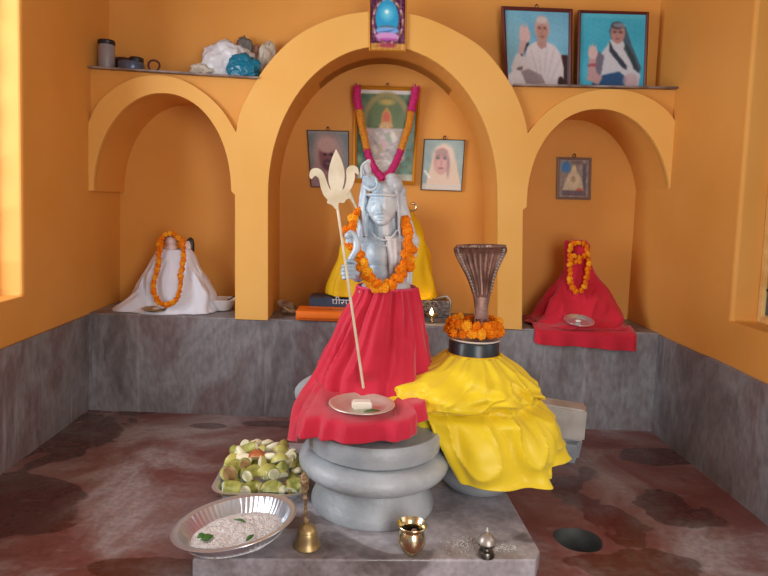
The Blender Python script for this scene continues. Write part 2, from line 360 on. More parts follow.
# arches: outlines traced on the wall plane in metres
def arc(cx, cy, rx, ry, a0, a1, n=40, p=2.0):
    out = []
    for k in range(n+1):
        a = math.radians(a0+(a1-a0)*k/n); c, s_ = math.cos(a), math.sin(a)
        out.append((cx+rx*math.copysign(abs(c)**(2/p), c), cy-ry*abs(s_)**(2/p)))
    return out
def W(q, y=0): v = P(q[0], q[1], y); return (v.x, v.z)
XLe, XRe = XL-.02, XR+.02
# inner openings (px -> wall plane)
li = arc(162, 191, 69, 98, 180, 0, p=2.05)            # left inner, left to right
ci = arc(383, 196, 115, 150, 180, 0, p=2.05)
ri = arc(599, 207, 72, 98, 180, 0, p=2.1)
lo_ = [(84, 150), (88, 124), (98, 103), (114, 88), (134, 78), (157, 75), (180, 79), (203, 92), (222, 110), (236, 132)]
co_ = [(236, 132), (240, 112), (252, 88), (270, 61), (295, 37), (325, 21), (355, 13), (388, 11), (420, 16), (450, 28), (480, 46), (500, 68), (515, 92), (524, 115), (528, 133)]
ro_ = [(528, 133), (545, 114), (566, 99), (590, 91), (615, 89), (638, 93), (658, 103), (672, 116), (683, 134)]
def sm2(pts, n=8): return [(v.x, v.y) for v in smooth_curve([(a, b, 0) for a, b in pts], n)]
zL = P(150, 191, 0).z; zR = P(600, 207, 0).z; zimp = (zL+zR)/2
top = [W(q) for q in sm2(lo_)]+[W(q) for q in sm2(co_)][1:]+[W(q) for q in sm2(ro_)][1:]
top[0] = (XLe, top[0][1]); top[-1] = (XRe, top[-1][1])
low = [(XRe, W((672, 207))[1])]+[W(q) for q in ri[::-1]]
pr = [W((523, 210)), (W((522, 330))[0], H-.004), (W((498, 330))[0], H-.004)]
pl = [(W((268, 320))[0], H-.004), (W((235, 320))[0], H-.004), W((235, 195))]
low2 = [W(q) for q in ci[::-1]]; low3 = [W(q) for q in li[::-1]]+[(XLe, W((90, 191))[1])]
bottom = low+pr+low2+pl+low3
m = MB(); m.plate(top+bottom, 0, .03)
o = struct(m.build('trim_2', TRIM, smooth=False)); md = o.modifiers.new('bevel', 'BEVEL'); md.width = .006; md.segments = 3; md.limit_method = 'ANGLE'; md.angle_limit = .9
# body of the arch wall behind the raised bands
sl = W((90, 67)); sl2 = W((255, 78)); sr2 = W((516, 85)); sr = W((676, 88))
cs = [W(q) for q in sm2(co_) if q[1] < 79 or (q[0] > 400 and q[1] < 86)]
body_top = [(XLe, sl[1]), (cs[0][0]+.0, sl2[1])]+cs[1:-1]+[(cs[-1][0], sr2[1]), (XRe, sr[1])]
m = MB(); m.plate(body_top+bottom, .022, DN+.01)
o = struct(m.build('wall_back', WALL, smooth=False))
# niche back wall and the upper wall standing back over the shelf
m = MB(); m.box(((XL+XR)/2, DN+.06, (H+1.9)/2), (XR-XL+.1, .12, 1.9-H+.02)); struct(m.build('wall_niche', WALL, smooth=False))
zb_ = sl[1]-.02; arch_ = [q for q in [W(c) for c in ci] if q[1] > zb_]
m = MB(); m.plate([(XLe, zb_), (arch_[0][0]-.06, zb_)]+arch_+[(arch_[-1][0]+.06, zb_), (XRe, zb_), (XRe, ZC), (XLe, ZC)], DU, DN+.1); struct(m.build('wall_upper', WALL, smooth=False))
# thin stone shelf slabs
def shelf(name, x0, z0, x1, z1):
    m = MB(); t = .008
    vs = [(x0, -.012, z0), (x1, -.012, z1), (x1, DU+.01, z1), (x0, DU+.01, z0)]; vs += [(a, b, c+t) for a, b, c in vs]
    m.add(vs, [(3, 2, 1, 0), (4, 5, 6, 7), (0, 1, 5, 4), (1, 2, 6, 5), (2, 3, 7, 6), (3, 0, 4, 7)]); return struct(m.build(name, SLAB, smooth=False))
shelf('trim_3', XLe, sl[1]-.004, W((259, 78))[0], W((259, 78))[1]-.004)
shelf('trim_4', W((514, 86))[0], sr2[1]-.004, XRe, sr[1]-.004)
ZSL = (sl[1]+sl2[1])/2+.008; ZSR = (sr[1]+sr2[1])/2+.008
def shelf_z(px):
    a = (sl[1], W((259, 78))[1]) if px < 300 else (sr2[1], sr[1])
    k = (px-90)/169 if px < 300 else (px-516)/160
    return a[0]+(a[1]-a[0])*k+.0045
# windows: frames set in the openings
def window(name, xf, sgn):
    root = bpy.data.objects.new(name, None); C.objects.link(root); struct(root)
    x = xf+sgn*.112; m = MB(); w = .026
    zc = (WZ0+WZ1)/2; yc = (WY0+WY1)/2
    m.box((x, WY1-w/2, zc), (.03, w, WZ1-WZ0), bev=.004); m.box((x, WY0+w/2, zc), (.03, w, WZ1-WZ0), bev=.004)
    m.box((x, yc, WZ0+w/2), (.03, WY1-WY0-2*w, w), bev=.004); m.box((x, yc, WZ1-w/2), (.03, WY1-WY0-2*w, w), bev=.004)
    m.box((x, yc, zc), (.03, .03, WZ1-WZ0-2*w), bev=.003)
    m.build('window_frame', mat(name+'_paint', srgb(214, 160, 84), rough=.6, col2=srgb(232, 196, 130), nscale=14), root)
    m = MB()
    for k in range(7): z = WZ0+.12+k*.18; m.tube([(x, WY0+w, z), (x, WY1-w, z)], .006, 8)
    m.build('window_bars', DKPL, root)
    return root
window('window_1', XL, -1); w2 = window('window_2', XR, 1)
# closed dark glazed leaf in the far half of the right window
m = MB(); m.box((XR+.112, WY1-.03-.19, (WZ0+WZ1)/2), (.008, .38, WZ1-WZ0-.06)); m.build('window_pane', mat('dark_dusty_glass', srgb(52, 60, 66), rough=.18, col2=srgb(96, 104, 98), nscale=7), w2, smooth=False)
m = MB(); m.box((XR+.108, WY1-.42, (WZ0+WZ1)/2), (.03, .035, WZ1-WZ0-.06), bev=.003); m.build('pane_stile', WOOD, w2)

# ------------------------------------------------------------ plinth
zp = .055
def pz(v): return v
m = MB(); a = Pz(192, 559, zp); b_ = Pz(537, 560, zp); c_ = Pz(540, 550, zp); d_ = Pz(507, 493, zp)
dirr = (d_-c_).normalized(); e_ = d_+dirr*.35; PY1 = e_.y
pl_out = [(a.x, a.y), (b_.x-.004, b_.y), (c_.x, c_.y), (d_.x, d_.y), (e_.x, e_.y), (a.x-.01, e_.y)]
m.plate([(x, y) for x, y in pl_out], -.01, zp); m.v = [Vector((v.x, v.z, v.y)) for v in m.v]
o = m.build('stone_plinth', PLINTH, smooth=True, origin=(.05, -.8, 0)); md = o.modifiers.new('bevel', 'BEVEL'); md.width = .007; md.segments = 3; md.limit_method = 'ANGLE'; md.angle_limit = .6
tag(o, 'low grey wet cement slab on the floor carrying the pedestals', 'plinth')

# ------------------------------------------------------------ big round pedestal
pc = Vector((.061, -.85, zp)); ped = thing('round_pedestal', 'round grey stone pedestal of stacked drum and bulging ring under the red skirt', 'pedestal', pc)
m = MB(); m.lathe([(.0, zp+.001), (.192, zp+.001), (.194, zp+.012), (.186, zp+.03), (.172, zp+.06), (.162, zp+.09), (.158, zp+.1), (0, zp+.1)], (pc.x, pc.y, 0), 64); m.build('foot_drum', PED, ped)
m = MB(); rp = []
for k in range(25): t = -PI/2+PI*k/24; rp.append((.180+.055*math.cos(t), .196+.040*math.sin(t)))
m.lathe([(0, .156)]+rp+[(0, .236)], (pc.x, pc.y, 0), 72); m.build('ring', PED, ped)
m = MB(); m.lathe([(0, .2365), (.196, .2365), (.206, .244), (.21, .27), (.208, .292), (.2, .302), (0, .302)], (pc.x, pc.y, 0), 64); m.build('top_drum', PED, ped)
# inner stone seat carrying the figure (mostly under the skirt); its round back shows at the left
m = MB(); m.ell((.02, -.70, .345), (.232, .12, .088), u=40, v=20); m.ell((.05, -.72, .33), (.2, .14, .024)); m.build('bolster', PED, ped)

# ------------------------------------------------------------ statue body (one continuous surface)
def remeshed(mb, name, material, parent, voxel, sm=2):
    o = mb.build('tmp', material, parent)
    md = o.modifiers.new('r', 'REMESH'); md.mode = 'VOXEL'; md.voxel_size = voxel
    if sm: s_ = o.modifiers.new('s', 'SMOOTH'); s_.factor = .5; s_.iterations = sm
    dg = bpy.context.evaluated_depsgraph_get(); me = bpy.data.meshes.new_from_object(o.evaluated_get(dg))
    old = o.data; o.modifiers.clear(); o.data = me; bpy.data.meshes.remove(old); o.name = name; me.name = name
    if not len(me.materials): me.materials.append(material)
    me.shade_smooth(); return o
sroot = thing('stone_statue', 'pale blue-grey stone figure of a half male half female deity wearing a red skirt', 'statue', (.08, -.75, .31))
YB = -.75
m = MB()
m.ell(P(386, 290, YB), (.084, .07, .05)); m.ell(P(386, 275, YB), (.070, .058, .06)); m.ell(P(387, 254, YB), (.074, .058, .062))
m.box((.07, -.74, .53), (.15, .12, .4), bev=.02); m.box((.07, -.70, .33), (.26, .22, .06), bev=.02)      # seated mass under the skirt, down to the pedestal
m.box(P(393, 274, -.70), (.13, .03, .12), bev=.01)
m.cap_tube(P(363, 240, YB), P(411, 241, YB), .027, .028)
m.cap_tube(P(384, 244, YB), P(383, 220, YB-.005), .036, .032)
# head
hd = P(382, 206.5, YB-.02)
m.ell(P(384, 220, YB+.012), (.066, .032, .075)); m.cap_tube(P(399, 198, YB), P(409, 238, YB-.01), .020, .026); m.cap_tube(P(366, 200, YB-.005), P(362, 238, YB-.01), .014, .022)
m.ell(hd, (.047, .052, .058), u=28, v=20); m.ell(P(381.5, 218, YB-.04), (.030, .026, .024)); m.ell(P(381, 222.5, YB-.055), (.014, .012, .009))
yf = YB-.066
m.cap_tube(P(380.7, 202, yf+.004), P(380.3, 212.5, yf-.012), .0044, .0074)                                 # nose
m.ell(P(378.2, 213, yf-.001), (.004, .004, .003)); m.ell(P(382.6, 213, yf-.001), (.004, .004, .003))
m.ell(P(380.4, 217.2, yf+.001), (.0125, .007, .0026)); m.ell(P(380.4, 219.6, yf+.003), (.010, .007, .0032))    # lips
for sx in (-1, 1):
    m.cap_tube(P(380.7+sx*2.6, 200, yf+.001), P(380.7+sx*10.5, 198.6, yf+.012), .0036, .0026)                # brow
    m.ell(P(380.7+sx*6.2, 203.4, yf+.007), (.0105, .006, .0046)); m.cap_tube(P(380.7+sx*3, 205.6, yf+.002), P(380.7+sx*10, 205, yf+.011), .0018)
    m.ell(P(380.7+sx*6.5, 211, yf+.014), (.012, .010, .012))                                               # cheek
    m.ell(P(380.7+sx*13.3, 208, YB-.02), (.006, .012, .016)); m.ell(P(380.7+sx*13.5, 214.5, YB-.02), (.006, .006, .009))   # ears, ear rings
m.ell(P(380.6, 196.5, yf+.012), (.0022, .003, .0055))
# hair band, matted hair (viewer's left) and crown (viewer's right)
for k in range(18):
    a = PI+PI*k/17; 
    q = hd+Vector((.046*math.cos(a), .047*math.sin(a), .036)); m.ell(q, (.0055, .0055, .005), u=8, v=6)
m.ell(P(383, 190, YB-.005), (.045, .046, .028))
for j in range(7):
    t = j/6; pts = smooth_curve([P(383-t*10, 186-2*j*.6, yf+.03), P(371-t*4, 190-j*2.2, yf+.032-.003*j), P(364, 188-j*1.5, YB-.01), P(361-t, 200, YB+.0)], 5); m.tube(pts, .0045, 6)
m.tube(smooth_curve([P(364, 186, yf+.02), P(371, 190, yf+.006), P(377, 186, yf+.012), P(375, 178, yf+.022), P(368, 176, yf+.022)], 6), [.0055]*13+[.0045]*6+[.004]*6, 8)
m.ell(P(369, 180, YB-.02), (.022, .022, .022)); m.ell(P(367, 170, YB-.01), (.014, .014, .024), rot=Euler((0, -.2, 0)))
m.cap_tube(P(366, 172, YB-.01), P(369, 161, YB), .011, .006)
m.tube(smooth_curve([P(362, 178, YB-.03), P(362, 166, YB-.02), P(369, 160, YB-.015)], 6), .0045, 6)
m.ell(P(393, 186, YB-.01), (.032, .034, .034)); m.ell(P(392, 178, YB-.005), (.022, .024, .016)); m.cap_tube(P(388, 181, YB-.03), P(391, 174.5, YB-.02), .006, .003)
for j in range(6): m.tube(smooth_curve([P(384+j*1.2, 192-j*1.6, yf+.028), P(392+j, 187-j*1.6, yf+.03+.004*j), P(402, 190-j, YB-.01)], 5), .0032, 6)
m.ell(P(402, 192, YB), (.013, .018, .022)); m.ell(P(404, 203, YB+.004), (.010, .018, .026))
# hanging hair: locks on the left, veil on the right
for j in range(5): m.tube(smooth_curve([P(366-j*.9, 188, YB-.03+.01*j), P(363.5-j*.9, 205, YB-.03+.01*j), P(363-j*1.1, 221, YB-.035+.01*j), P(366-j*1.4, 237, YB-.05+.01*j)], 6), .0052, 7)
for j in range(8): m.tube(smooth_curve([P(396+j*1.2, 190, YB-.035+.008*j), P(398+j, 207, YB-.035+.008*j), P(399+j*1.4, 224, YB-.035+.008*j), P(401+j*1.9, 241, YB-.045+.008*j)], 6), .0056, 7)
# necklace and collar lines
m.tube(smooth_curve([P(370, 230, yf+.03), P(376, 237, yf+.006), P(384, 240, yf+.0), P(392, 237, yf+.01), P(397, 230, yf+.03)], 6), .0035, 6)
m.tube(smooth_curve([P(368, 236, yf+.03), P(376, 243, yf+.003), P(384, 246, yf-.0), P(393, 242, yf+.008), P(400, 235, yf+.03)], 6), .0025, 6)
# shawl with diagonal folds running from the shoulder down to a point
for j in range(12):
    t = j/11
    a0 = P(386+t*30, 236+t*10, yf+.016+.025*t); a1 = P(389+t*24, 254+t*5, yf-.004+.018*t*t); a2 = P(390+t*14, 270+t*1, yf-.002+.02*t); a3 = P(389+t*6, 288-t*6, yf+.004+.014*t)
    m.tube(smooth_curve([a0-Vector((0, .004*(j % 2), 0)), a1-Vector((0, .007*(j % 2), 0)), a2-Vector((0, .006*(j % 2), 0)), a3], 6), .0085 if j % 2 else .0045, 7)
m.ell(P(403, 250, YB-.03), (.034, .03, .05))
# viewer's left arm with raised fist
sh = P(360, 242, YB); el = P(358, 276, YB-.015); wr = P(357, 272, YB-.09)
m.cap_tube(sh, el, .025, .021); m.cap_tube(el, wr, .021, .014)
for k in range(3): m.tube([wr+Vector((-.004+.014*math.cos(a), .01+.012*k, .014*math.sin(a))) for a in [2*PI*i/14 for i in range(14)]], .0026, 6, closed=True)
hnd = P(350.5, 272.5, YB-.115); m.ell(hnd, (.017, .019, .021))
for k in range(4):
    yy = 266.2+k*3.9; ln = [2.2, 1.2, 1.4, 2.8][k]
    m.tube(smooth_curve([P(355, yy-.5, YB-.128), P(349, yy-.4, YB-.142), P(342.4+ln*.6, yy, YB-.140), P(341.6+ln*.8, yy+.3, YB-.127), P(345.5, yy+.5, YB-.117)], 5), .0056, 8)
m.tube(smooth_curve([P(356, 264, YB-.11), P(351, 261, YB-.125), P(346, 261.5, YB-.13)], 5), [.0068]*6+[.006]*5, 8)   # thumb
# cobra beside the hand: hollow hood and S-shaped neck
hp = smooth_curve([P(347, 265, YB-.10), P(352, 257, YB-.105), P(356.5, 249, YB-.105), P(356, 240, YB-.10), P(351, 233, YB-.10), P(346, 238, YB-.11)], 6)
m.tube(hp, [.008+.004*math.sin(PI*i/(len(hp)-1)) for i in range(len(hp))], 8)
m.ell(P(350.5, 241, YB-.085), (.016, .008, .026), rot=Euler((0, .15, 0)))
m.ell(P(348.5, 234.5, YB-.105), (.011, .012, .008))
m.cap_tube(P(352, 262, YB-.10), P(361, 262, YB-.06), .011, .013)
body = remeshed(m, 'body', STATUE, sroot, .0018, 1)
STATB = mat('sky_blue_tinted_stone', srgb(150, 172, 192), rough=.36, col2=srgb(194, 210, 220), nscale=9, bump=.15, bscale=120, coat=.15)
body.data.materials.append(STATB)
for p_ in body.data.polygons:
    c_ = p_.center+sroot.location
    if c_.x < .062+(1.05-c_.z)*.02 and c_.z < 1.075: p_.material_index = 1

# ------------------------------------------------------------ draped cloth
def drape(tab, nseg=180, nrow=60, folds=(), power=2.2, hem=None, wrap=None, seed=0, wr=.0, ridge=None):
    """rows: t, xl, xr, yfront, yback, z ; folds: (count, amp0, amp1, phase, sharp) pushing outwards"""
    m = MB()
    def fn(u, v):
        a = 2*PI*u; xl, xr, yf_, yb, z = interp(tab, v); cx = (xl+xr)/2; cy = (yf_+yb)/2; c, s_ = math.cos(a), math.sin(a)
        pw = 2/(2+(power-2)*v); X = math.copysign(abs(c)**pw, c); Y = math.copysign(abs(s_)**pw, s_)
        d = 0
        for (n, a0, a1, ph, sh) in folds:
            w = math.sin(n*a+ph+.9*math.sin(2*a+seed)+.8*v*math.sin(a*3+ph)); w = math.copysign(abs(w)**sh, w); d += (a0+(a1-a0)*v)*w
        if wr: d += wr*v*noise.noise(Vector((c*2.2+seed, s_*2.2, v*5)))*2
        if ridge:
            am, fu, fv = ridge; d += am*min(1, v*2.5)*(max(0, 1-2.4*abs(noise.noise(Vector((c*fu+seed*3+v*1.5, s_*fu-v, v*fv)))))**2-.3)
        x = cx+X*(xr-xl)/2; y = cy+Y*(yb-yf_)/2; L = math.hypot(c, s_)
        x += c*d; y += s_*d
        if hem: z += hem(a, v)
        p = Vector((x, y, z))
        if wrap: p = wrap(p, a, v)
        return p
    m.grid(fn, nseg, nrow, True); return m
def solid(o, th=.0025, sub=0):
    md = o.modifiers.new('thickness', 'SOLIDIFY'); md.thickness = th; md.offset = 0
    if sub: s_ = o.modifiers.new('sub', 'SUBSURF'); s_.levels = sub; s_.render_levels = sub
    return o
lc = Vector((.383, -.715, 0))
# red skirt
tab = [(0, -.008, .178, -.835, -.66, .722), (.04, -.012, .184, -.84, -.655, .70), (.22, -.055, .203, -.848, -.63, .615), (.42, -.095, .222, -.850, -.60, .515), (.58, -.135, .232, -.858, -.585, .435),
       (.68, -.16, .225, -.888, -.58, .397), (.80, -.178, .215, -.975, -.575, .382), (.90, -.184, .220, -1.042, -.57, .374), (.94, -.187, .221, -1.056, -.57, .357), (1, -.19, .222, -1.062, -.57, .322)]
def redhem(a, v):
    c, s_ = math.cos(a), math.sin(a); z = 0
    if v > .5:
        k = (v-.5)/.5
        z += -.055*k*k*max(0, -c)**2*(1 if s_ > -.5 else .2)                        # side at left droops onto the bolster
        z += .035*k*max(0, c)**2
    return z
m = drape(tab, 220, 80, [(19, .005, .006, 0, .8), (11, .0035, .009, 1.2, .8), (5, 0, .009, 2.2, 1), (37, .0028, .0, .4, 1)], power=3.0, hem=redhem, wr=.012, ridge=(.009, 3.2, 1.2))
plc = Vector((.018, -.945, .388))
for v in m.v:
    if v.z < .43 and v.x > .12 and v.y < -.85: v.y += .45*(v.x-.12)*min(1, (-.85-v.y)/.1)
def lobe(mesh, lift):
    for v in mesh.v:
        d = math.degrees(math.atan2(v.y-lc.y, v.x-lc.x)) % 360; g = math.exp(-((d-205)/27)**2)*math.exp(-((v.z-.385)/.05)**2)
        if g > .01: v.x -= .036*g; v.y -= .03*g; v.z += lift*g
for v in m.v:                                                                           # the plate presses the lap flat
    if v.z < .43: v.z = min(v.z, .3795+max(0, (Vector((v.x, v.y))-Vector((plc.x, plc.y))).length-.103)*.35)
for v in m.v:
    dx = v.x-plc.x
    if .3795 < v.z < .47 and abs(dx) < .106 and v.y < -.75:
        yb = plc.y+math.sqrt(.106**2-dx*dx)
        if v.z > .3815 and v.y < yb: v.y += (yb-v.y)*max(0, min(1, (.47-v.z)/.04))
o = m.build('skirt', RED, sroot); solid(o, .003); o['label'] = 'gathered red cotton skirt'
m = MB(); m.tube([Vector((.085+.094*math.cos(a), -.7475+.0885*math.sin(a), .722)) for a in [2*PI*k/60 for k in range(60)]], .0045, 8, closed=True)
m.build('waistband', mat('pink_cord', srgb(212, 60, 96), rough=.7), o)

# ------------------------------------------------------------ marigolds
def flower(seed, material, r=.016):
    rnd = random.Random(seed); m = MB()
    m.ell((0, 0, 0), (r*.75, r*.75, r*.6), u=12, v=8)
    for ring, (n, el_, rr) in enumerate(((9, -.5, 1), (9, .05, 1.0), (8, .55, .9), (5, 1.05, .75), (1, PI/2, .6), (6, -1.1, .8))):
        for k in range(n):
            a = 2*PI*k/n+ring*.4+rnd.uniform(-.15, .15); d = Vector((math.cos(el_)*math.cos(a), math.cos(el_)*math.sin(a), math.sin(el_)*.85))
            m.ell(d*r*.72*rr, (r*.30, r*.30, r*.20), rot=Euler((rnd.uniform(-.6, .6), rnd.uniform(-.6, .6), a)), u=7, v=5)
    return m
def flower_protos(r=.016):
    out = []
    for i, mt in enumerate((MARI, MARI2, MARI)):
        mb = flower(i+3, mt, r); me = bpy.data.meshes.new('flower'); me.from_pydata(mb.v, [], mb.f); me.materials.append(mt); me.shade_smooth(); out.append(me)
    return out
FM = flower_protos()
def put_flower(parent, p, sc=1, rnd=random):
    o = bpy.data.objects.new('flower', FM[rnd.randrange(3)]); C.objects.link(o); o.parent = parent
    o.location = Vector(p)-parent.location; o.rotation_euler = (rnd.uniform(0, 6.3), rnd.uniform(0, 6.3), rnd.uniform(0, 6.3)); o.scale = (sc*rnd.uniform(.9, 1.08),)*3
    return o
def garland(name, label, strands, step, sc, jit, group=None):
    root = thing(name, label, 'garland', strands[0][0], group); rnd = random.Random(len(label))
    for st in strands:
        cv = smooth_curve(st, 10); m = MB(); m.tube(cv, .0012, 5); m.build('string', STRING, root)
        for p in resample(cv, step): put_flower(root, p+Vector([rnd.uniform(-jit, jit) for _ in range(3)]), sc, rnd)
    return root
g1 = [P(360, 211, -.76), P(353, 217, -.79), P(352, 228, -.82), P(355, 243, -.84), P(362, 258, -.855), P(368, 272, -.86), P(376, 283, -.87), P(386, 287.5, -.875), P(396, 281, -.87), (P(404, 265, -.86)), P(408, 247, -.85), P(408, 232, -.82), P(405, 218, -.77), P(402, 208, -.72)]
g2 = [Vector(p)+Vector((.016*(-1 if i < 7 else 1), .014, -.006)) for i, p in enumerate(g1[2:11])]
garland('marigold_garland', 'thick orange marigold garland hung around the neck of the pale stone statue', [g1, g2], .0258, 1.18, .0036)

# ------------------------------------------------------------ trident
tA = P(363.5, 388, -.882); tB = P(337.5, 208, -.92); dT = (tB-tA).normalized()
tr = thing('trident', 'tall pale brass trident standing in the fist of the stone statue', 'trident', tA)
m = MB(); m.tube([tA, tB+dT*.01], .0042, 12); m.build('shaft', TRID, tr)
m = MB(); yT = tB.y-.0
def TP(px, py): v = P(px, py, yT); return (v.x, v.z)
# outlines of the three-pronged flat head
center = sm2([(336, 149), (341, 159), (344.5, 171), (344, 183), (341, 194), (340, 199), (333, 199), (331, 190), (328.5, 180), (329.5, 167), (333, 156)], 5)
left = sm2([(334, 203), (325, 197), (321, 188), (319, 179), (315, 176), (311.5, 179), (309.5, 176), (311, 170), (317, 168), (323, 172), (327, 182), (330, 189), (334, 192)], 5)
right = sm2([(338, 203), (346, 196), (352, 187), (354.5, 176), (351, 172), (352, 167), (356.5, 168), (358.5, 173), (354, 171.5), (348, 165.5), (344, 170), (345.5, 181), (343, 189), (338, 192)][0:3]+[(355, 178), (355, 173), (358.5, 174.5), (357.5, 167.5), (351, 165.5), (346.5, 170), (346.5, 180), (343.5, 189), (338, 192)], 5)
base = sm2([(326, 198), (331, 192), (336, 190), (341, 192), (348, 195), (350, 198), (346, 200), (344, 203), (339, 203), (337.5, 209), (335.5, 209), (332, 205), (327, 203), (328, 200)], 3)
for pol, dy in ((center, 0), (left, .0012), (right, -.0012), (base, -.002)): m.plate([TP(*q) for q in pol], yT-.004+dy, yT+.004+dy)
o = m.build('trident_head', TRID, tr, smooth=False); md = o.modifiers.new('bevel', 'BEVEL'); md.width = .0015; md.segments = 2

# ------------------------------------------------------------ plates, bowls
def dish(name, label, cat, c, r, h, mt, flutes=0, rim=.012, R=None, seg=96, group=None, base=.68):
    th = .0016; prof = [(0, 0), (r*base, 0), (r*base+.3*(r-r*base), h*.35), (r-rim, h*.92), (r-rim*.3, h), (r, h*.97), (r+th*.3, h*.93), (r-rim*.3, h-th), (r-rim+th*.5, h*.92-th*1.4)]
    prof = [(0, th), (r*base*.98, th), (r*base+.28*(r-r*base), h*.38+th), (r-rim, h*.95), (r-rim*.35, h+th), (r, h), (r+th*.4, h-th*.8), (r-rim*.4, h-th*.9), (r-rim+th, h*.88), (r*base+.32*(r-r*base), h*.34), (r*base, 0), (0, 0)]
    md = (lambda i, a: 1+(.018*math.sin(flutes*a) if i in (2, 9) else 0)) if flutes else None
    m = MB(); m.lathe(prof, (0, 0, 0), seg*(3 if flutes else 1), mod=md); o = m.build(name, mt); o.location = c
    if R: o.rotation_euler = R
    tag(o, label, cat, group); return o
plc.z = .3825
dish('steel_plate', 'round fluted metal plate lying on the lap of the red skirt', 'plate', plc, .098, .016, mat('warm_steel', srgb(222, 212, 198), rough=.42, metal=.6), flutes=48, rim=.012)
o = MB().box((0, 0, .0115), (.058, .034, .023), bev=.004).build('sweet_block', BUTTER); o.location = plc+Vector((.0, -.006, .0018)); o.rotation_euler.z = .12; tag(o, 'white block of sweet lying on the plate on the red lap', 'sweet')
def leaf_mb(L, w):
    m = MB()
    def fn(u, v):
        t = v; ww = w*math.sin(PI*min(max(t, .02), .98))**.8; return Vector(((u-.5)*ww*2, (t-.5)*L, .0025+.004*math.sin(PI*t)-.004*abs(u-.5)))
    m.grid(fn, 7, 12); return m
o = leaf_mb(.05, .009).build('green_leaf', LEAF); solid(o, .0008); o.location = plc+Vector((.03, -.036, .003)); o.rotation_euler.z = 1.9; tag(o, 'narrow green leaf beside the white block on the plate', 'leaf')

# ------------------------------------------------------------ lingam with yellow cloth
lg = thing('stone_lingam', 'black stone lingam on a round grey base with marble spout, wrapped in yellow cloth', 'lingam', (lc.x, lc.y, zp))
m = MB(); m.lathe([(0, zp), (.075, zp), (.105, zp+.012), (.135, zp+.045), (.155, zp+.1), (.162, .24), (.162, .30), (.15, .318), (0, .318)], (lc.x+.03, lc.y-.01, 0), 56); m.build('round_base', PED, lg)
m = MB(); m.lathe([(0, .319), (.084, .319), (.0835, .45), (.0825, .545), (.078, .552), (0, .552)], (lc.x, lc.y, 0), 56); m.build('shaft', BLACK, lg)
sp = P(578, 410, -.52)
m = MB(); m.lathe([(0, .5525), (.078, .5525), (.086, .556), (.088, .561), (.086, .561), (.077, .5555), (0, .555)], (lc.x, lc.y, 0), 48); o = m.build('white_dish', WPL, lg); o['label'] = 'white shallow dish on top of the black stone'
q0 = P(586, 422, -.44); mb_ = thing('marble_block', 'pale marble block lying behind the yellow cloth near the back bench', 'block', (.78, -.42, 0))
m = MB(); R0 = Euler((0, .03, -.30)); ctr = Vector((q0.x, q0.y, 0))-(R0.to_matrix()@Vector((.135, -.05, 0))); m.box((ctr.x, ctr.y, .172), (.27, .10, .125), rot=R0, bev=.008); m.build('slab', MARBLE, mb_)
m = MB(); m.box((ctr.x+.06, ctr.y, .052), (.13, .09, .105), rot=Euler((0, 0, -.1)), bev=.02); wv = m.v
for v in wv: v += Vector(noise.noise_vector(v*20))*.012
m.build('broken_stone_foot', PED, mb_)
# yellow cloth
ytab = [(0, .297, .469, -.802, -.63, .508), (.05, .294, .472, -.806, -.626, .498), (.16, .258, .510, -.84, -.60, .468), (.28, .205, .550, -.87, -.58, .425), (.36, .155, .575, -.885, -.56, .392), (.42, .128, .585, -.90, -.555, .365),
        (.46, .122, .592, -.905, -.55, .345), (.52, .132, .61, -.925, -.55, .325), (.64, .155, .632, -.94, -.55, .28), (.8, .19, .642, -.945, -.55, .225), (1, .222, .648, -.95, -.55, .158)]
def yhem(a, v):
    if v < .3: return 0
    k = (v-.3)/.7; d = math.degrees(a) % 360; t = [(0, .06), (90, .10), (160, .13), (200, .125), (226, .11), (232, .10), (236, .02), (246, -.004), (270, -.004), (300, -.002), (318, .0), (322, .035), (345, .045), (360, .06)]
    for (a0, z0), (a1, z1) in zip(t, t[1:]):
        if a0 <= d <= a1: return k*(z0+(z1-z0)*(d-a0)/(a1-a0))
    return 0
def ywrap(p, a, v):
    d = math.degrees(a) % 360; g = math.exp(-((v-.435)/.035)**2)*(1 if 190 < d < 330 else .4); q = Vector((lc.x, lc.y, p.z)); p = p+(q-p)*(.085*g)
    g2 = math.exp(-((v-.36)/.05)**2); p = p-(q-p)*.045*g2*(1 if 190 < d < 350 else .3)
    if v > .45:
        w = noise.noise(Vector((math.cos(a)*3, math.sin(a)*3, 4*v+3)))*.018; p = p-(q-p).normalized()*w
    if d > 318 and v > .4: p.x += .035*(v-.4)
    return p
m = drape(ytab, 260, 110, [(14, .003, .001, .5, 1), (25, .0022, 0, 1.1, 1), (7, .0, .009, 2.0, 1), (11, .003, .007, .2, 1), (4, 0, .010, .8, 1)], power=2.7, hem=yhem, wrap=ywrap, wr=.012, seed=2, ridge=(.016, 2.6, 2.2))
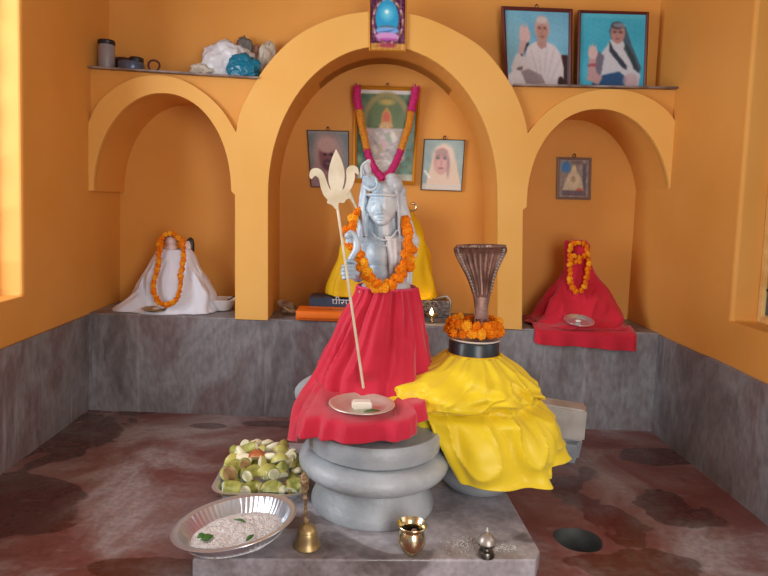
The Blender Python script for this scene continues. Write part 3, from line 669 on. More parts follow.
# diagonal drag folds across the upper tier
for v in m.v:
    d = v-Vector((lc.x, lc.y, v.z)); rr = math.hypot(d.x, d.y)
    if .37 < v.z < .49 and rr > .1:
        s_ = math.sin((d.x*38+v.z*50))*math.sin((v.z-.37)/.12*PI); n = d.normalized(); v += Vector((n.x, n.y, .2))*.0055*s_
    if v.z < .36 and rr > .1:
        s_ = math.sin(d.x*34-v.z*24+1)*max(0, 1-(.36-v.z)/.16); n = d.normalized(); v += Vector((n.x, n.y, .1))*.007*s_
lobe(m, .02)
o = m.build('yellow_cloth', YEL, lg); solid(o, .003)
utab = [(0, .294, .472, -.806, -.626, .505), (.2, .252, .512, -.852, -.60, .478), (.45, .20, .548, -.892, -.58, .440), (.7, .165, .572, -.918, -.56, .408), (.88, .15, .58, -.928, -.555, .385), (1, .15, .578, -.920, -.555, .372)]
def uhem(a, v):
    d = math.degrees(a) % 360; return v*v*(.014*math.sin(2.6*a+.5)+.008*math.sin(9*a)+(.02 if d > 320 or d < 150 else 0))
mu = drape(utab, 240, 50, [(16, .003, .004, .5, .8), (26, .0022, 0, 1.1, 1), (7, .0, .009, 2.6, 1), (11, .001, .006, .2, .8)], power=2.4, hem=uhem, wr=.010, seed=4, ridge=(.013, 3.6, 1.6))
for v in mu.v:
    d = v-Vector((lc.x, lc.y, v.z)); rr = math.hypot(d.x, d.y)
    if rr > .1: s_ = math.sin(d.x*42+v.z*46)*min(1, (rr-.1)/.06); n = d.normalized(); v += Vector((n.x, n.y, .2))*.006*s_
lobe(mu, .03)
o = mu.build('upper_tier', YEL, lg); solid(o, .003)
m = MB(); m.tube([Vector((lc.x+.0865*math.cos(a), lc.y+.0865*math.sin(a), .507)) for a in [2*PI*k/60 for k in range(60)]], .0035, 8, closed=True); m.build('waistband', YEL2, o)
# marigold ring on top
root = thing('marigold_ring', 'coiled ring of orange marigolds lying on top of the black stone', 'garland', (lc.x, lc.y, .567)); rnd = random.Random(5)
for lay, (n, r, z, s_) in enumerate(((17, .083, .584, 1.2), (17, .078, .608, 1.15), (10, .052, .594, 1.1))):
    for k in range(n): a = 2*PI*(k+.5*lay)/n; put_flower(root, (lc.x+r*math.cos(a)+rnd.uniform(-.003, .003), lc.y+r*math.sin(a), z+rnd.uniform(-.004, .004)), s_*1.05, rnd)
m = MB(); m.tube([Vector((lc.x+.082*math.cos(a), lc.y+.082*math.sin(a), .594)) for a in [2*PI*k/40 for k in range(40)]], .0012, 5, closed=True); m.build('string', STRING, root)
# cobra hood
YN_ = -.70; nb = thing('cobra_figure', 'brown copper cobra with flared ribbed hood rising from the marigold ring', 'figurine', (lc.x, YN_, .558))
hw = [(0, 473, 489, 322), (.12, 474.5, 487.5, 312), (.3, 474, 489, 300), (.45, 471, 492, 289), (.6, 466, 495, 276), (.75, 459.5, 500, 264), (.88, 454.5, 504.5, 254), (.96, 453, 505.5, 249), (1, 455, 504, 246.5)]
m = MB()
def hood(u, v):
    xl, xr, py = interp(hw, v); a = P(xl, py, YN_); b = P(xr, py, YN_); s_ = u*2-1
    ribs = .0022*math.cos(s_*26)*(1 if v > .35 else 0)*max(0, 1-abs(s_)**4) if abs(s_) < .72 else 0
    y = YN_-.004-.022*v*v*(1-abs(s_)**2*.2)+.014*(1-abs(s_)**2)*v-.028*max(0, v-.9)*10*.3-ribs
    return Vector((a.x+(b.x-a.x)*u, y, a.z+(b.z-a.z)*u))
m.grid(hood, 80, 50); o = m.build('hood', COPPER, nb); solid(o, .010); o.modifiers['thickness'].offset = -1 if False else 0
m = MB(); pts = [hood(u/20, 1) for u in range(21)]; m.tube([p+Vector((0, -.004, .002)) for p in pts], [.006+.003*math.sin(PI*i/20) for i in range(21)], 10); m.build('crest', COPPER, nb)
for sd in (0, 1):
    m = MB(); m.tube([hood(.07 if sd == 0 else .93, .42+.55*k/20)+Vector((0, -.004, 0)) for k in range(21)], .0024, 6)
    for k in range(15):
        v = .43+.53*k/14; m.ell(hood(.07 if sd == 0 else .93, v)+Vector((0, -.008, 0)), (.0046, .004, .0046), u=8, v=6)
    m.build('beading', SILV, nb)
m = MB(); m.tube([hood(.12+.55*k/20, 1)+Vector((0, -.009, .001)) for k in range(21)], .0022, 6)
for k in range(9): m.ell(hood(.13+.52*k/8, 1)+Vector((0, -.012, .001)), (.0046, .005, .0035), u=8, v=6)
m.build('beading', SILV, nb)
m = MB()
for k in range(7): z_ = .10+.05*k; m.tube([hood(.1+.8*j/10, z_)+Vector((0, -.003, 0)) for j in range(11)], .0022, 6)
m.build('throat_scales', COPPER, nb)
m = MB(); m.lathe([(0, .558), (.03, .558), (.032, .566), (.022, .58), (.02, .62), (0, .62)], (P(481, 315, YN_).x, YN_, 0), 24); m.build('base', COPPER, nb)

# ------------------------------------------------------------ central niche: cloth-draped idol, books, seat, lamp, shell
def bookbox(name, label, cat, c, d, cover, rot=0, text=None, tmat=None, tsize=.03, tpos=(0, 0), top_text=None):
    root = thing(name, label, cat, c); R = Euler((0, 0, rot)); w, dd, h = d
    def L_(p): v = Vector(p); v.rotate(R); return v+Vector(c)
    m = MB(); t = .0025
    m.box(L_((0, 0, t/2)), (w, dd, t), rot=R); m.box(L_((0, 0, h-t/2)), (w, dd, t), rot=R)
    # rounded spine at the front
    sp_ = []
    for k in range(9): a = PI/2+PI*k/8; sp_.append((-dd/2+.5*h*.5*math.cos(a)*1.0, h/2+h/2*math.sin(a)))
    n = len(sp_); vs = [L_((-w/2, q[0], q[1])) for q in sp_]+[L_((w/2, q[0], q[1])) for q in sp_]
    m.add(vs, [(i, i+1, i+1+n, i+n) for i in range(n-1)]+[tuple(range(n)), tuple(range(n, 2*n))])
    m.build('cover', cover, root, smooth=True, angle=30)
    m = MB(); m.box(L_((0, .004, h/2)), (w-.012, dd-.014, h-2*t), rot=R); m.build('pages', PAPER, root, smooth=False)
    return root
def text_mesh(s, size, material, name, parent, M):
    cu = bpy.data.curves.new('t', 'FONT'); cu.body = s; cu.size = size; cu.align_x = 'CENTER'; cu.align_y = 'CENTER'; cu.extrude = .0004
    to = bpy.data.objects.new('t', cu); C.objects.link(to); dg = bpy.context.evaluated_depsgraph_get(); me = bpy.data.meshes.new_from_object(to.evaluated_get(dg)); bpy.data.objects.remove(to)
    o = bpy.data.objects.new(name, me); me.materials.clear(); me.materials.append(material); C.objects.link(o); o.parent = parent
    o.matrix_basis = Matrix.Translation(-parent.location)@M; return o
b0 = P(294, 321, .0); 
ob = bookbox('orange_book', 'closed orange book with red lettering lying on the ledge left of the red skirt', 'book', (-.165, .062, H+.003), (.26, .13, .044), ORB)
text_mesh('श्रीरामचरितमानस', .028, INK, 'title', ob, Matrix.Translation((-.165, .045, H+.0476)))
m = MB(); m.box((-.16, -.012, H+.013), (.246, .0015, .0015)); m.box((-.16, -.020, H+.018), (.24, .001, .001)); m.build('spine_line', INK, ob)
bb = bookbox('blue_book', 'thick navy blue book with white lettering lying behind the orange book', 'book', (-.02, .215, H+.003), (.46, .13, .084), BLB)
text_mesh('पीर्पीपापी', .05, WINK, 'title', bb, Matrix.Translation((-.05, .131, H+.066))@Matrix.Rotation(PI/2, 4, 'X'))
# ornate silver seat on the right
st_ = thing('silver_stool', 'small embossed silver stool under the right side of the yellow draped idol', 'seat', (.32, .25, H+.002))
m = MB(); m.box((.335, .25, H+.044), (.17, .14, .08), bev=.008)
for k in range(14):
    for j in range(4): m.ell((.262+.0115*k, .180, H+.018+.017*j), (.0052, .004, .006), u=8, v=5)
m.build('box', mat('dark_silver', srgb(120, 112, 112), rough=.4, metal=.6, col2=srgb(70, 62, 64), nscale=60), st_)
m = MB(); m.tube(smooth_curve([(.35, .21, H+.088), (.40, .20, H+.105), (.425, .20, H+.08), (.42, .20, H+.03), (.425, .19, H+.006)], 6), .007, 10)
for k in range(6): m.ell((.412, .188, H+.015+.012*k), (.006, .005, .006), u=8, v=5)
m.build('scroll_arm', SILV, st_)
# yellow draped idol
zb = H+.09
yi = thing('draped_idol', 'tall idol wrapped in golden yellow cloth behind the stone statue, between books and picture', 'idol', (.12, .21, zb))
a = P(328, 293, .15); b = P(437, 290, .15)
ytab2 = [(0, P(372, 206, .18).x, P(409, 206, .18).x, .16, .24, P(380, 206, .18).z), (.08, P(364, 208, .18).x, P(414, 208, .18).x, .15, .25, P(380, 212, .18).z), (.3, P(352, 228, .18).x, P(422, 228, .18).x, .135, .27, P(380, 228, .18).z), (.6, P(340, 252, .16).x, P(429, 252, .16).x, .125, .285, P(380, 252, .16).z), (1, a.x, b.x, .11, .30, zb+.004)]
m = drape(ytab2, 160, 50, [(9, .001, .007, 0, 1), (5, .0, .008, 1.2, 1)], power=2.6, wr=.012, seed=5); o = m.build('cloth', YEL2, yi); solid(o, .003)
m = MB(); zt = P(380, 206, .18).z; m.lathe([(0, zb+.001), (.08, zb+.001), (.07, zb+.12), (.055, zb+.2), (.05, zt-.06), (.04, zt-.02), (.03, zt+.02), (0, zt+.035)], (P(392, 250, .2).x, .205, 0), 24); m.build('figure', DOLL, yi)
q = P(349, 192, .2); m = MB(); m.plate([(q.x-.04, q.z-.03), (q.x+.04, q.z-.03), (q.x, q.z+.045)], .24, .252); 
m = MB(); m.tube([P(347, 187, .22), P(349, 192, .22), P(354, 203, .21), P(364, 222, .21)], [.016, .014, .008, .005], 10); m.build('ear_point', TRID, yi)
root = thing('marigold_bunch', 'little bunch of orange marigolds above the right shoulder of the stone statue', 'flowers', P(402, 212, .14))
rnd = random.Random(3)
for px_, py_ in ((400, 204), (404, 208), (398, 211), (403, 213), (408, 211), (406, 217), (400, 218), (402, 199), (410, 218), (404, 223)): put_flower(root, P(px_, py_, .13), .95, rnd)
m = MB(); rr_ = P(412, 207, .13); m.tube([rr_+Vector((.02*math.cos(a), 0, .018*math.sin(a))) for a in [-2.6+4.6*k/20 for k in range(21)]], [.002+.004*math.sin(PI*k/20) for k in range(21)], 8); m.ell(rr_+Vector((.004, 0, .016)), (.008, .008, .008))
o = m.build('brass_crescent', BRASSB, origin=rr_); tag(o, 'small brass crescent ornament beside the marigold bunch', 'ornament')
# oil lamp with flame
lp = P(432, 318, .075); lp.z = H+.002; ol = thing('oil_lamp', 'small lit brass oil lamp on the ledge right of the red skirt', 'lamp', lp)
m = MB(); m.lathe([(0, 0), (.016, 0), (.017, .003), (.007, .006), (.006, .016), (.02, .024), (.03, .034), (.031, .036), (.027, .034), (.012, .028), (0, .027)], lp, 32); m.build('bowl', BRASSB, ol)
m = MB(); m.lathe([(0, .0), (.006, .004), (.0085, .011), (.006, .021), (.002, .031), (0, .036)], lp+Vector((-.004, -.006, .032)), 16); m.build('flame', FLAME, ol)
m = MB(); m.tube([lp+Vector((.004, 0, .029)), lp+Vector((-.004, -.006, .036))], .002, 6); m.build('wick', WICK, ol)
ld = bpy.data.lights.new('lamp_flame', 'POINT'); ld.energy = .25; ld.color = (1, .65, .3); ld.shadow_soft_size = .01; lo2 = bpy.data.objects.new('lamp_flame', ld); C.objects.link(lo2); lo2.location = (-.004, -.03, .06); lo2.parent = ol
# conch shell
sh_ = P(286, 312, .16); sh_.z = H+.002; m = MB(); cv = []
R_ = Euler((0, .35, .5)).to_matrix()
def conch(u, v):
    a = 2*PI*u; t = v; r = .031*math.sin(PI*min(1, t*.97+.03))**.8*(1-.35*t)*(1+.10*math.cos(3*a+10*t)+.07*math.sin(40*t)*(1-t)); return R_@Vector(((t-.45)*.115, r*math.cos(a), r*math.sin(a)))+sh_+Vector((0, 0, .038))
m.grid(conch, 32, 40, True); m.tube(smooth_curve([sh_+Vector((-.02, -.03, .04)), sh_+Vector((.0, -.036, .03)), sh_+Vector((.03, -.03, .012))], 6), [.003]+[.006]*11+[.002], 8)
m.ell(sh_+Vector((.03, -.01, .012)), (.022, .016, .0115)); m.ell(sh_+Vector((-.005, .0, .014)), (.02, .02, .0135))
o = m.build('conch_shell', SHELL, origin=sh_); tag(o, 'brown and cream conch shell on the ledge beside the left pillar', 'shell')

# ------------------------------------------------------------ left niche: white draped idol
wi = thing('white_draped_idol', 'small marble idol draped in white cloth in the left niche', 'idol', (-.93, .15, H))
tp = P(172, 247, .17); wt = [(0, P(158, 250, .17).x, P(190, 250, .17).x, .135, .215, P(172, 249, .17).z), (.06, P(155, 252, .17).x, P(194, 252, .17).x, .12, .23, P(172, 254, .17).z), (.35, P(147, 268, .15).x, P(199, 268, .15).x, .095, .25, P(172, 268, .15).z),
      (.7, P(130, 291, .1).x, P(209, 291, .1).x, .065, .27, P(172, 291, .1).z), (.94, P(113, 309, .10).x, P(212, 309, .12).x, .04, .28, H+.010), (1, P(107, 312, .09).x, P(214, 313, .12).x, .025, .285, H+.004)]
m = drape(wt, 160, 50, [(7, .0005, .010, 0.4, 1), (4, .0, .008, 2.2, 1)], power=2.6, wr=.012, seed=8, ridge=(.010, 2.4, 1.0)); 
bp_ = Pz(158, 311, H+.004); bp_.y = .040; bp_.z = H+.0145
for v in m.v:
    dd = math.hypot(v.x-bp_.x, v.y-bp_.y)
    if v.z < H+.16: v.z = min(v.z, H+.0125+max(0, dd-.050)*1.4) if dd < .12 else v.z
solid(m.build('white_cloth', WHITE, wi), .003)
m = MB(); hz = P(171, 241.5, .16)
m.lathe([(0, H+.001), (.08, H+.001), (.06, H+.1), (.045, H+.2), (.03, hz.z-.045), (0, hz.z-.04)], (hz.x, .175, 0), 24)
m.ell(hz, (.026, .026, .030)); m.ell(hz+Vector((0, -.004, -.032)), (.032, .024, .02)); m.cap_tube(hz+Vector((0, 0, -.01)), hz+Vector((0, 0, -.04)), .013, .02)
m.ell(hz+Vector((0, -.023, -.003)), (.0035, .005, .006)); m.ell(hz+Vector((0, -.02, -.012)), (.006, .004, .002))
for sx in (-1, 1): m.ell(hz+Vector((sx*.008, -.019, .004)), (.004, .004, .002))
remeshed(m, 'body', DOLL, wi, .0022, 1)
m = MB(); m.ell(hz+Vector((0, .008, .020)), (.028, .024, .016)); 
for k in range(9): a = PI*k/8; m.ell(hz+Vector((.03*math.cos(a), .004, .004+.034*math.sin(a))), (.006, .006, .006), u=8, v=6)
m.build('hair', MAROON, wi)
q = P(189, 250, .2); m = MB(); m.ell(q, (.026, .014, .062), rot=Euler((0, .15, 0))); m.build('cushion', DKPL, wi); m = MB(); m.ell(q+Vector((-.008, -.012, -.002)), (.020, .008, .048), rot=Euler((0, .15, 0))); m.build('cushion_face', DOLL, wi)
wg = [P(170, 234, .12), P(161, 239, .11), P(159, 252, .10), P(157, 268, .075), (P(153, 285, .05)), P(155, 298, .03), P(162, 304.5, .02), P(172, 304, .02), P(178, 295, .03), P(180, 280, .06), P(182, 262, .08), P(183, 247, .10), P(178, 237, .11), P(171, 233, .12)]
garland('small_marigold_garland', 'long orange marigold garland hanging on the white draped idol', [wg, [p+Vector((.006, -.006, .004)) for p in wg[1:-1]]], .0190, .84, .0034)
o = dish('brass_plate', 'small tarnished brass plate on the edge of the white cloth', 'plate', bp_, .057, .012, BRASS, rim=.008)
o = MB().ell((0, 0, .0), (.016, .012, .007)).build('offering_sweet', mat('pale_sweet', srgb(214, 196, 180), rough=.5)); o.location = bp_+Vector((.008, .0, .0088)); tag(o, 'pale sweet lying on the small brass plate', 'sweet')
wb = Vector((P(222, 305, .19).x, .20, H+.003)); o = dish('white_bowl', 'white ceramic bowl on the ledge beside the white draped idol', 'bowl', wb, .074, .052, WPL, rim=.006, base=.55)
m = MB(); m.cap_tube(wb+Vector((-.02, -.01, .016)), wb+Vector((.062, .01, .068)), .004, .003); m.ell(wb+Vector((-.026, -.012, .013)), (.014, .009, .004), rot=Euler((0, -.4, 0))); o = m.build('spoon', DKPL, origin=wb); tag(o, 'dark spoon resting in the white bowl', 'spoon')

# ------------------------------------------------------------ right niche: red draped idol
ri_ = thing('red_draped_idol', 'small idol wrapped in crimson cloth in the right niche', 'idol', (.93, .12, H))
rt_ = [(0, P(567, 268, .16).x, P(591, 268, .16).x, .12, .20, P(580, 264, .16).z), (.1, P(563, 274, .16).x, P(596, 274, .16).x, .10, .22, P(580, 274, .16).z), (.35, P(553, 292, .12).x, P(613, 292, .12).x, .07, .25, P(580, 294, .12).z),
       (.6, P(544, 312, .08).x, P(626, 312, .08).x, .03, .27, P(580, 316, .06).z), (.8, P(539, 328, .03).x, P(628, 328, .03).x, .0, .28, H+.024), (1, P(535, 334, .0).x, P(633, 332, .0).x, -.014, .28, H+.010)]
def rhem(a, v):
    if v <= .8: return 0
    s_ = math.sin(a); k = (v-.8)/.2
    return (.055 if s_ > -.3 else .0)*k*1.05-.022*k*max(0, math.sin(a)*-1)*max(0, math.cos(a)) if s_ > -.3 else -.03*k*max(0, math.cos(a))-.0*k
m = drape(rt_, 200, 70, [(7, .001, .010, 0.9, 1), (5, .0, .008, 2.2, 1), (13, 0, .003, 0, 1)], power=2.8, wr=.014, seed=11, ridge=(.014, 2.6, 2.0))
for v in m.v:
    if v.y > .0 and v.z < H+.006: v.z = H+.006
    dd = math.hypot(v.x-P(576, 327, .02).x, v.y+.012)
    if dd < .14 and v.z < H+.2: v.z = min(v.z, H+.034+(v.y+.012)*.2+max(0, dd-.062)*1.5)
o = m.build('crimson_cloth', CRIM, ri_); solid(o, .003)
ax_, bx_ = P(535, 345, -.02).x, P(637, 345, -.02).x
def fall(u, v):
    x = ax_+(bx_-ax_)*u+.004*(2*u-1)*v; ed = min(u, 1-u); zb = .084-.018*math.exp(-u*14)-.006*math.sin(5*u)
    y = -.008-.018*min(1, v*3)-.005*v*math.sin(u*26+1)-.004*v*math.sin(u*11)+(.07*(1-v*.6) if False else 0)
    back = max(0, 1-v*5); y += .06*back; z = H+.012+.010*back-zb*v**1.1
    if ed < .04: y += (.04-ed)*.4
    return Vector((x, y, z))
m = MB(); m.grid(fall, 90, 24); o = m.build('hanging_hem', CRIM, ri_); solid(o, .003)
m = MB(); x0 = P(579, 255, .16).x; zt = P(579, 240, .16).z
m.lathe([(0, H+.001), (.09, H+.001), (.07, H+.1), (.06, H+.2), (.05, P(579, 268, .16).z), (.052, P(579, 262, .16).z), (.05, zt-.02), (.03, zt), (0, zt+.002)], (x0, .165, 0), 28, mod=lambda i, a: 1+.05*math.sin(5*a+i)); m.ell(P(580, 250, .11), (.034, .02, .04)); m.build('wrapped_figure', CRIM, ri_)
m = MB(); m.cap_tube(P(568, 275, .13), P(567, 243, .13), .016, .014); m.lathe([(.0165, 0), (.0175, .004), (.0165, .008)], P(567.3, 250, .13), 16); m.build('cloth_roll', CRIM, ri_)
rg = [P(571, 246, .085), P(570.5, 258, .08), P(570, 272, .07), P(570, 283, .06), P(575, 290.5, .05), P(582, 289, .05), P(586, 280, .06), P(588, 266, .075), P(588, 254, .085), P(586, 246, .09)]
rg2 = [P(574, 243, .085), P(582, 243, .085), P(590, 248, .09)]; rg3 = [P(574, 256, .075), P(580, 257, .072), P(585, 256, .075)]; rg4 = [P(575, 262, .075), P(581, 262, .072)]
garland('looped_marigold_garland', 'short orange marigold garland around the crimson wrapped idol', [rg, rg2, rg3, rg4], .0215, .95, .0036)
sp_ = P(576, 327, .02); 
o = dish('little_steel_plate', 'little shiny steel plate on the crimson cloth in the right niche', 'plate', (sp_.x, -.012, H+.040), .066, .013, STEEL, rim=.008, R=(.22, 0, 0))
o = MB().ell((0, 0, 0), (.013, .010, .006)).build('offering_sweet', BUTTER); o.location = (sp_.x-.004, -.016, H+.048); tag(o, 'tiny white sweet on the little steel plate in the right niche', 'sweet')

# ------------------------------------------------------------ pictures
def picture(name, label, corners, y, fr, fw_, depth, nx, ny, fn, hook=True, lean=0, group=None, frmat_extra=None, standing=None):
    """corners: px of tl, tr, bl, br on plane y; fn(x, y, arr coords 0..1 from top-left) -> colour array"""
    tl, tr_, bl, br = [P(q[0], q[1], y) for q in corners]
    if standing is not None:
        dz = standing-(bl.z+br.z)/2
        for v in (tl, tr_, bl, br): v.z += dz
        bl.z = br.z = standing; 
    c = (tl+tr_+bl+br)/4; root = thing(name, label, 'picture', ((bl.x+br.x)/2, y, min(bl.z, br.z)), group)
    W_ = ((tr_-tl).length+(br-bl).length)/2; H_ = ((tl-bl).length+(tr_-br).length)/2
    ax = ((tr_-tl)+(br-bl)).normalized(); az = ((tl-bl)+(tr_-br)).normalized()
    def Q(u, v, d=0): return tl*(1-u)*(1-v)+tr_*u*(1-v)+bl*(1-u)*v+br*u*v+Vector((0, d, 0))
    fu = fw_/W_; fv = fw_/H_
    m = MB(); O = [(0, 0), (1, 0), (1, 1), (0, 1)]; I = [(fu, fv), (1-fu, fv), (1-fu, 1-fv), (fu, 1-fv)]
    M_ = [(fu*.5, fv*.5), (1-fu*.5, fv*.5), (1-fu*.5, 1-fv*.5), (fu*.5, 1-fv*.5)]
    vs = [Q(*q, 0) for q in O]+[Q(*q, -depth*.8) for q in O]+[Q(*q, -depth) for q in M_]+[Q(*q, -depth*.7) for q in I]+[Q(*q, -depth*.25) for q in I]
    fs = []
    for l in range(4):
        for k in range(4): j = (k+1) % 4; fs.append((l*4+k, l*4+j, l*4+4+j, l*4+4+k))
    fs.append((0, 1, 2, 3)); fs.append((16, 17, 18, 19)); m.add(vs, fs); m.build('frame', fr, root, smooth=False)
    U, V = np.meshgrid(np.linspace(0, 1, nx), np.linspace(0, 1, ny)); col = fn(U, V, W_/H_)
    for _ in range(2):
        pd = np.pad(col, ((1, 1), (1, 1), (0, 0)), 'edge'); col = (pd[:-2, 1:-1]+pd[2:, 1:-1]+pd[1:-1, :-2]+pd[1:-1, 2:]+2*col)/6
    col = col+NZ(U, V, 14, nx+ny, 5)
    vs = [Q(fu+(1-2*fu)*u, fv+(1-2*fv)*v, -depth*.45) for u, v in zip(U.ravel(), V.ravel())]
    m = MB(); m.add(vs, [(j*nx+i, j*nx+i+1, (j+1)*nx+i+1, (j+1)*nx+i) for j in range(ny-1) for i in range(nx-1)]); o = m.build('print', PRINT, root, norm=False)
    me = o.data; ca = me.color_attributes.new('print', 'FLOAT_COLOR', 'POINT')
    lin = np.clip(col.reshape(-1, 3)/255, 0, 1); lin = np.where(lin <= .04045, lin/12.92, ((lin+.055)/1.055)**2.4)
    ca.data.foreach_set('color', np.c_[lin, np.ones(len(lin))].astype(np.float32).ravel())
    if hook:
        t = (tl+tr_)/2; m = MB(); m.tube([t+Vector((.007*math.cos(a), -depth*.3, .008+.008*math.sin(a))) for a in [2*PI*k/14 for k in range(14)]], .0018, 6, closed=True); m.ell(t+Vector((0, -.003, .016)), (.004, .006, .004), u=8, v=6); m.build('hook', FRDARK, root)
    return root
def A(c, shp): return np.ones(shp+(3,))*np.array(c, float)
def S(col, mask, c, k=1.0):
    mk = np.clip(mask, 0, 1)[..., None]*k; return col*(1-mk)+np.array(c, float)*mk
def E_(U, V, cx, cy, rx, ry, soft=.12, ang=0):
    x = U-cx; y = V-cy
    if ang: c, s_ = math.cos(ang), math.sin(ang); x, y = x*c+y*s_, -x*s_+y*c
    d = np.sqrt((x/rx)**2+(y/ry)**2); return np.clip((1-d)/soft+.5, 0, 1)
def Rr(U, V, x0, y0, x1, y1): return ((U >= x0) & (U <= x1) & (V >= y0) & (V <= y1)).astype(float)
def PG(U, V, pts):
    ins = np.zeros(U.shape, bool); n = len(pts)
    for i in range(n):
        (x0, y0), (x1, y1) = pts[i], pts[(i+1) % n]
        if y0 == y1: continue
        cnd = ((y0 > V) != (y1 > V)) & (U < (x1-x0)*(V-y0)/(y1-y0)+x0); ins ^= cnd
    return ins.astype(float)
def NZ(U, V, f, seed, amp):
    r = np.random.RandomState(seed); out = np.zeros(U.shape)
    for _ in range(10): a, b, p = r.normal(0, f), r.normal(0, f), r.uniform(0, 6.3); out += np.sin(a*U*6.3+b*V*6.3+p)
    return (out/10*amp)[..., None]*2
def seated_man(U, V, asp):
    c = A((112, 176, 206), U.shape)+NZ(U, V, 1.2, 1, 12); c = S(c, E_(U, V, .12, .55, .2, .5, .5), (140, 190, 206), .5)
    c = S(c, PG(U, V, [(.14, 1), (.06, .75), (.14, .58), (.26, .52), (.30, .62), (.34, .47), (.46, .40), (.60, .38), (.78, .44), (.90, .58), (.95, .8), (.94, 1)]), (212, 208, 214))
    c = S(c, PG(U, V, [(.0, .86), (.10, .78), (.30, .82), (.55, .9), (.60, 1), (0, 1)]), (222, 220, 228)); c = S(c, PG(U, V, [(.22, .80), (.34, .76), (.56, .84), (.62, .95), (.4, .99), (.30, .96)]), (150, 138, 146))
    c = S(c, PG(U, V, [(.34, .40), (.37, .42), (.26, .60), (.22, .58)]), (44, 36, 48)); c = S(c, PG(U, V, [(.16, .75), (.26, .73), (.24, .78), (.15, .78)]), (70, 50, 60), .7)
    c = S(c, PG(U, V, [(.88, .56), (1, .56), (1, 1), (.92, 1), (.93, .75)]), (60, 36, 40)); c = S(c, E_(U, V, .88, .93, .05, .08), (46, 30, 34))
    c = S(c, E_(U, V, .30, .32, .09, .11), (206, 176, 176)); c = S(c, PG(U, V, [(.22, .24), (.25, .16), (.27, .24), (.29, .13), (.31, .24), (.34, .15), (.36, .25), (.37, .36), (.24, .38)]), (206, 176, 176)); c = S(c, PG(U, V, [(.22, .38), (.33, .4), (.27, .58), (.18, .56)]), (196, 166, 168))
    c = S(c, PG(U, V, [(.5, .36), (.66, .36), (.64, .46), (.56, .50), (.50, .44)]), (176, 140, 136)); c = S(c, E_(U, V, .58, .22, .12, .17, .08), (186, 160, 158)); c = S(c, E_(U, V, .58, .27, .09, .11), (178, 136, 126)); c = S(c, E_(U, V, .58, .11, .09, .045, .3), (204, 200, 200), .7)
    for s_ in (-1, 1): c = S(c, E_(U, V, .58+s_*.045, .215, .026, .016, .4), (90, 62, 60), .8)
    c = S(c, E_(U, V, .58, .33, .035, .012, .4), (130, 84, 80), .8); c = S(c, E_(U, V, .58, .27, .012, .03, .4), (160, 116, 104), .7)
    for k in range(5): c = S(c, E_(U, V, .45+.09*k, .68+.05*math.sin(k*2), .012, .2, .8, ang=.2*k-.3), (182, 176, 190), .6)
    return c
def seated_woman(U, V, asp):
    c = A((64, 172, 204), U.shape)+NZ(U, V, 1.2, 2, 10); c = S(c, Rr(U, V, 0, 0, 1, .06), (96, 190, 214), .6)
    c = S(c, PG(U, V, [(.30, 1), (.22, .8), (.3, .56), (.42, .42), (.5, .3), (.66, .24), (.78, .46), (.95, .8), (.92, 1)]), (196, 202, 214))
    c = S(c, PG(U, V, [(.18, 1), (.22, .86), (.42, .80), (.62, .76), (.74, .84), (.72, .95), (.5, 1)]), (38, 84, 130)); c = S(c, PG(U, V, [(.20, .64), (.30, .5), (.38, .56), (.34, .8), (.24, .86)]), (110, 110, 130))
    c = S(c, PG(U, V, [(.44, .22), (.50, .12), (.60, .10), (.70, .17), (.80, .40), (.96, .70), (.93, .78), (.84, .72), (.74, .5), (.66, .34), (.48, .34)]), (70, 96, 116)); c = S(c, PG(U, V, [(.46, .36), (.52, .46), (.74, .68), (.74, .74), (.66, .70), (.46, .5)]), (54, 66, 84)); c = S(c, PG(U, V, [(.70, .36), (.84, .55), (.93, .74), (.88, .74), (.68, .46)]), (40, 60, 66), .8)
    c = S(c, E_(U, V, .58, .25, .11, .14, .08), (172, 134, 130)); c = S(c, E_(U, V, .57, .15, .10, .05, .3), (70, 66, 78))
    c = S(c, E_(U, V, .60, .145, .10, .03, .3), (140, 160, 176), .7)
    for s_ in (-1, 1): c = S(c, E_(U, V, .575+s_*.045, .235, .032, .02, .4), (84, 60, 70), .75)
    c = S(c, E_(U, V, .575, .325, .035, .012, .4), (130, 76, 80), .8)
    c = S(c, E_(U, V, .20, .52, .075, .09), (206, 180, 182)); c = S(c, PG(U, V, [(.14, .46), (.16, .40), (.18, .46), (.20, .37), (.22, .46), (.25, .40), (.26, .5), (.25, .6), (.15, .6)]), (206, 180, 182)); c = S(c, PG(U, V, [(.14, .6), (.25, .6), (.26, .78), (.36, .84), (.3, .95), (.12, .88)]), (186, 152, 156)); c = S(c, PG(U, V, [(.13, .67), (.26, .66), (.26, .7), (.13, .71)]), (150, 60, 80), .7)
    c = S(c, E_(U, V, .8, .88, .12, .1, .3), (190, 164, 176), .8)
    return c
def faded_man(U, V, asp):
    c = A((120, 132, 138), U.shape)+NZ(U, V, 1.5, 3, 14); c = S(c, E_(U, V, .48, .42, .40, .42, .5), (190, 160, 158), .8); c = S(c, E_(U, V, .5, .85, .55, .34, .2), (164, 132, 140), .9)
    c = S(c, E_(U, V, .46, .45, .22, .27, .3), (140, 92, 98)); c = S(c, E_(U, V, .46, .25, .24, .14, .3), (196, 168, 166)); c = S(c, E_(U, V, .40, .42, .05, .025, .5), (66, 40, 56)); c = S(c, E_(U, V, .56, .42, .05, .025, .5), (66, 40, 56)); c = S(c, E_(U, V, .46, .60, .14, .10, .4), (86, 56, 74), .8); c = S(c, E_(U, V, .47, .58, .06, .02, .5), (160, 110, 110), .7)
    c = S(c, np.clip(1-np.abs(V-.02)*30, 0, 1), (150, 150, 148)); return c
